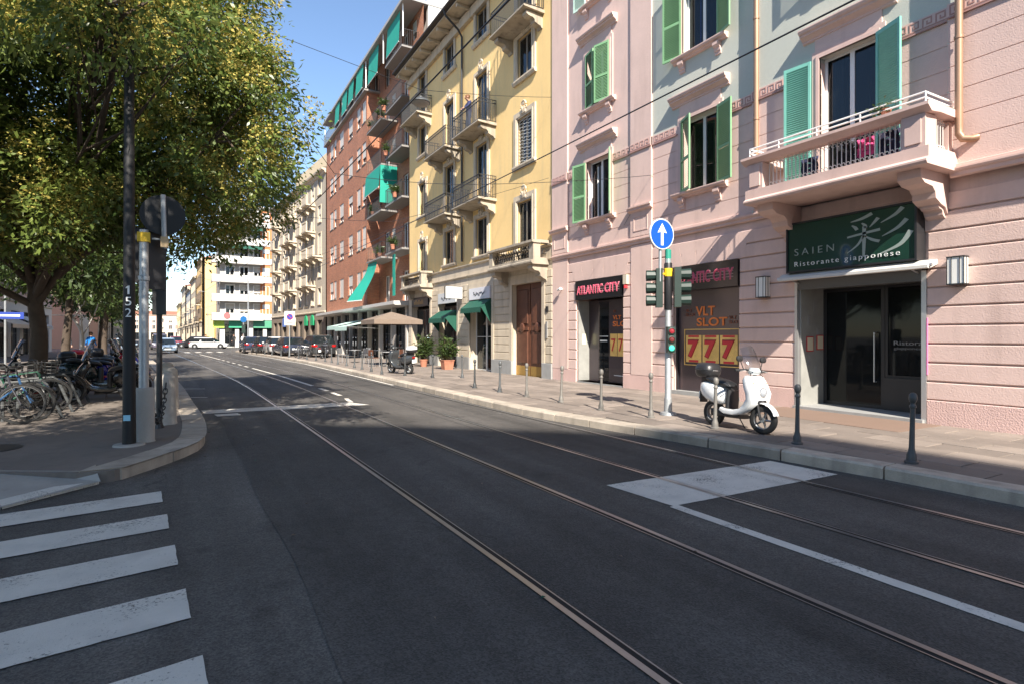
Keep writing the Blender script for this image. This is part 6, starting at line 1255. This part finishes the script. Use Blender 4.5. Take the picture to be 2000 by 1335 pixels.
car('black hatchback parked fourth in the right row',(5.9,56.6,.14),away,colmat((.015,.015,.017),.2,.7),'hatch',pk_)
car('dark navy car parked farthest in the right row',(5.2,61.0,.14),away,colmat((.03,.035,.07),.2,.7),'hatch',pk_)
car('white estate car crossing the far junction sideways',(2.3,86,.01),R(-16),colmat((.75,.75,.74),.2,.7),'estate')
car('silver-blue hatchback driving towards the viewer on the left track',(-2.0,66.5,.01),R(-86),colmat((.3,.4,.52),.25,.7,.3),'hatch')
car('dark van behind the silver-blue hatchback',(-3.3,84,.01),R(-86),colmat((.12,.11,.15),.25,.6),'van')
car('dark red car waiting far down the street',(-2.0,104,.01),R(94),colmat((.18,.03,.04),.25,.6),'suv')
car('black car turning at the far junction behind the white estate',(.6,92,.01),R(160),colmat((.015,.015,.017),.25,.6),'suv')
car('pale blue car at the left kerb beyond the signal pole',(-4.9,58,.01),R(-86),colmat((.3,.38,.48),.25,.6),'hatch')
# ================================================================== PEOPLE
def person(label, loc, rz, top, legs, hair, pose='stand', rest=0):
    J = {'pel':(0,0,.95,.15),'wst':(0,.0,1.12,.135),'chs':(0,.0,1.34,.165),'nk':(0,.01,1.5,.06),'hd0':(0,-.02,1.58,.085),'hd':(0,-.02,1.68,.1),
         'ls':(.18,0,1.42,.065),'rs':(-.18,0,1.42,.065),'le':(.24,.02,1.14,.045),'re':(-.24,.02,1.14,.045),'lw':(.25,-.1,.9,.035),'rw':(-.25,-.1,.9,.035),'lh':(.25,-.13,.82,.035),'rh':(-.25,-.13,.82,.035),
         'lhp':(.09,0,.9,.1),'rhp':(-.09,0,.9,.1),'lk':(.1,-.03,.5,.065),'rk':(-.1,-.03,.5,.065),'la':(.1,.03,.09,.045),'ra':(-.1,.03,.09,.045),'lt':(.1,-.14,.05,.04),'rt':(-.1,-.14,.05,.04)}
    if pose == 'walk': J.update(lk=(.1,-.2,.53,.065),la=(.1,-.22,.1,.045),lt=(.1,-.38,.07,.04),rk=(-.1,.08,.5,.065),ra=(-.1,.33,.13,.045),rt=(-.1,.22,.05,.04),lw=(.24,.12,.93,.035),lh=(.24,.15,.86,.035),rw=(-.24,-.2,.95,.035),rh=(-.24,-.26,.88,.035))
    if pose == 'lean': J.update(le=(.24,-.16,1.16,.045),re=(-.24,-.16,1.16,.045),lw=(.1,-.34,1.08,.035),rw=(-.1,-.34,1.08,.035),lh=(.02,-.36,1.08,.035),rh=(-.02,-.36,1.07,.035),hd0=(0,-.08,1.57,.085),hd=(0,-.1,1.66,.1))
    E = [('pel','wst'),('wst','chs'),('chs','nk'),('nk','hd0'),('hd0','hd'),('chs','ls'),('ls','le'),('le','lw'),('lw','lh'),('chs','rs'),('rs','re'),('re','rw'),('rw','rh'),('pel','lhp'),('lhp','lk'),('lk','la'),('la','lt'),('pel','rhp'),('rhp','rk'),('rk','ra'),('ra','rt')]
    K = list(J); me = bpy.data.meshes.new('body'); me.from_pydata([J[k][:3] for k in K],[(K.index(a),K.index(b)) for a,b in E],[])
    o = bpy.data.objects.new('body',me); COL.objects.link(o); md = o.modifiers.new('s','SKIN'); me.update()
    if not me.skin_vertices: 
        bm = bmesh.new(); bm.from_mesh(me); bm.verts.layers.skin.verify(); bm.to_mesh(me); bm.free()
    for i,k in enumerate(K): sv = me.skin_vertices[0].data[i]; sv.radius = (J[k][3],)*2; sv.use_root = k=='pel'
    sb = o.modifiers.new('u','SUBSURF'); sb.levels = sb.render_levels = 2; sb2 = None
    ev = o.evaluated_get(bpy.context.evaluated_depsgraph_get()); bm_ = bpy.data.meshes.new_from_object(ev); bpy.data.objects.remove(o)
    for m_ in (M.skin,top,legs,M.plastic): bm_.materials.append(m_)
    for p in bm_.polygons:
        c = p.center; p.material_index = 0 if (c.z>1.5 or (abs(c.x)>.2 and c.z<.95 and pose!='lean') or (pose=='lean' and c.y<-.3 and c.z<1.3)) else 3 if c.z<.1 else 2 if c.z<.97 else 1; p.use_smooth = True
    t = thing('person',label,'person',loc,rz); link('body',bm_,t)
    h = Vector(J['hd'][:3]); MB().loft([sring(h+Vector((0,.02+.01*k,z)),(1,0,0),(0,1,0),a,a*1.08,12,2.1) for k,(z,a) in enumerate(((-.1,.07),(-.03,.1),(.04,.112),(.09,.095),(.125,.04)))]).build('hair', hair, t, smooth=60)
    f = h+Vector((0,-.1,-.02)); fc = MB().loft([sring(f+Vector((0,-.012,-.0)),(1,0,0),(0,0,1),.012,.03,6,2),sring(f+Vector((0,.02,.0)),(1,0,0),(0,0,1),.02,.04,6,2)]).build('nose', M.skin, t)
    for s in (-1,1): MB().lathe([(.001,-.008),(.011,0),(.001,.006)],6,(f.x+s*.035,f.y+.015,f.z+.03),'y').build('eye', M.black, t); MB().loft([sring(h+Vector((s*.1,.0,-.02)),(0,1,0),(0,0,1),.02,.035,6,2),sring(h+Vector((s*.115,.01,-.02)),(0,1,0),(0,0,1),.018,.03,6,2)]).build('ear', M.skin, t)
    MB().box(f.x-.025,f.x+.025,f.y+.004,f.y+.02,f.z-.062,f.z-.05).build('mouth', mat_red, t)
    return t
BR = colmat((.06,.03,.015),.7,0); NV = colmat((.03,.035,.1),.9,0); JN = colmat((.05,.07,.13),.9,0)
person('person in a navy top leaning on the iron balcony of the yellow house',(FX-.42,23.3,10.76),R(-90),NV,JN,colmat((.16,.07,.03),.7,0),'lean')
person('person in a white top walking on the pavement before the white and orange block',(5.9,80,.13),R(20),colmat((.7,.68,.66),.9,0),JN,BR,'walk')
person('person in black standing in the doorway of the white and orange block',(5.2,86,.13),R(0),colmat((.015,.015,.015),.9,0),colmat((.015,.015,.018),.9,0),BR)
person('person in a red jacket by the ochre far house shop',(2.0,93,.13),R(30),colmat((.4,.05,.04),.9,0),JN,BR,'walk')
person('person in a bright blue shirt walking on the left pavement behind the scooters',(-5.4,44,.135),R(170),colmat((.01,.16,.5),.9,0),JN,BR,'walk')
person('person in dark clothes on the left pavement left of the one in blue',(-6.9,46,.135),R(10),colmat((.03,.03,.035),.9,0),colmat((.03,.03,.035),.9,0),BR,'stand')
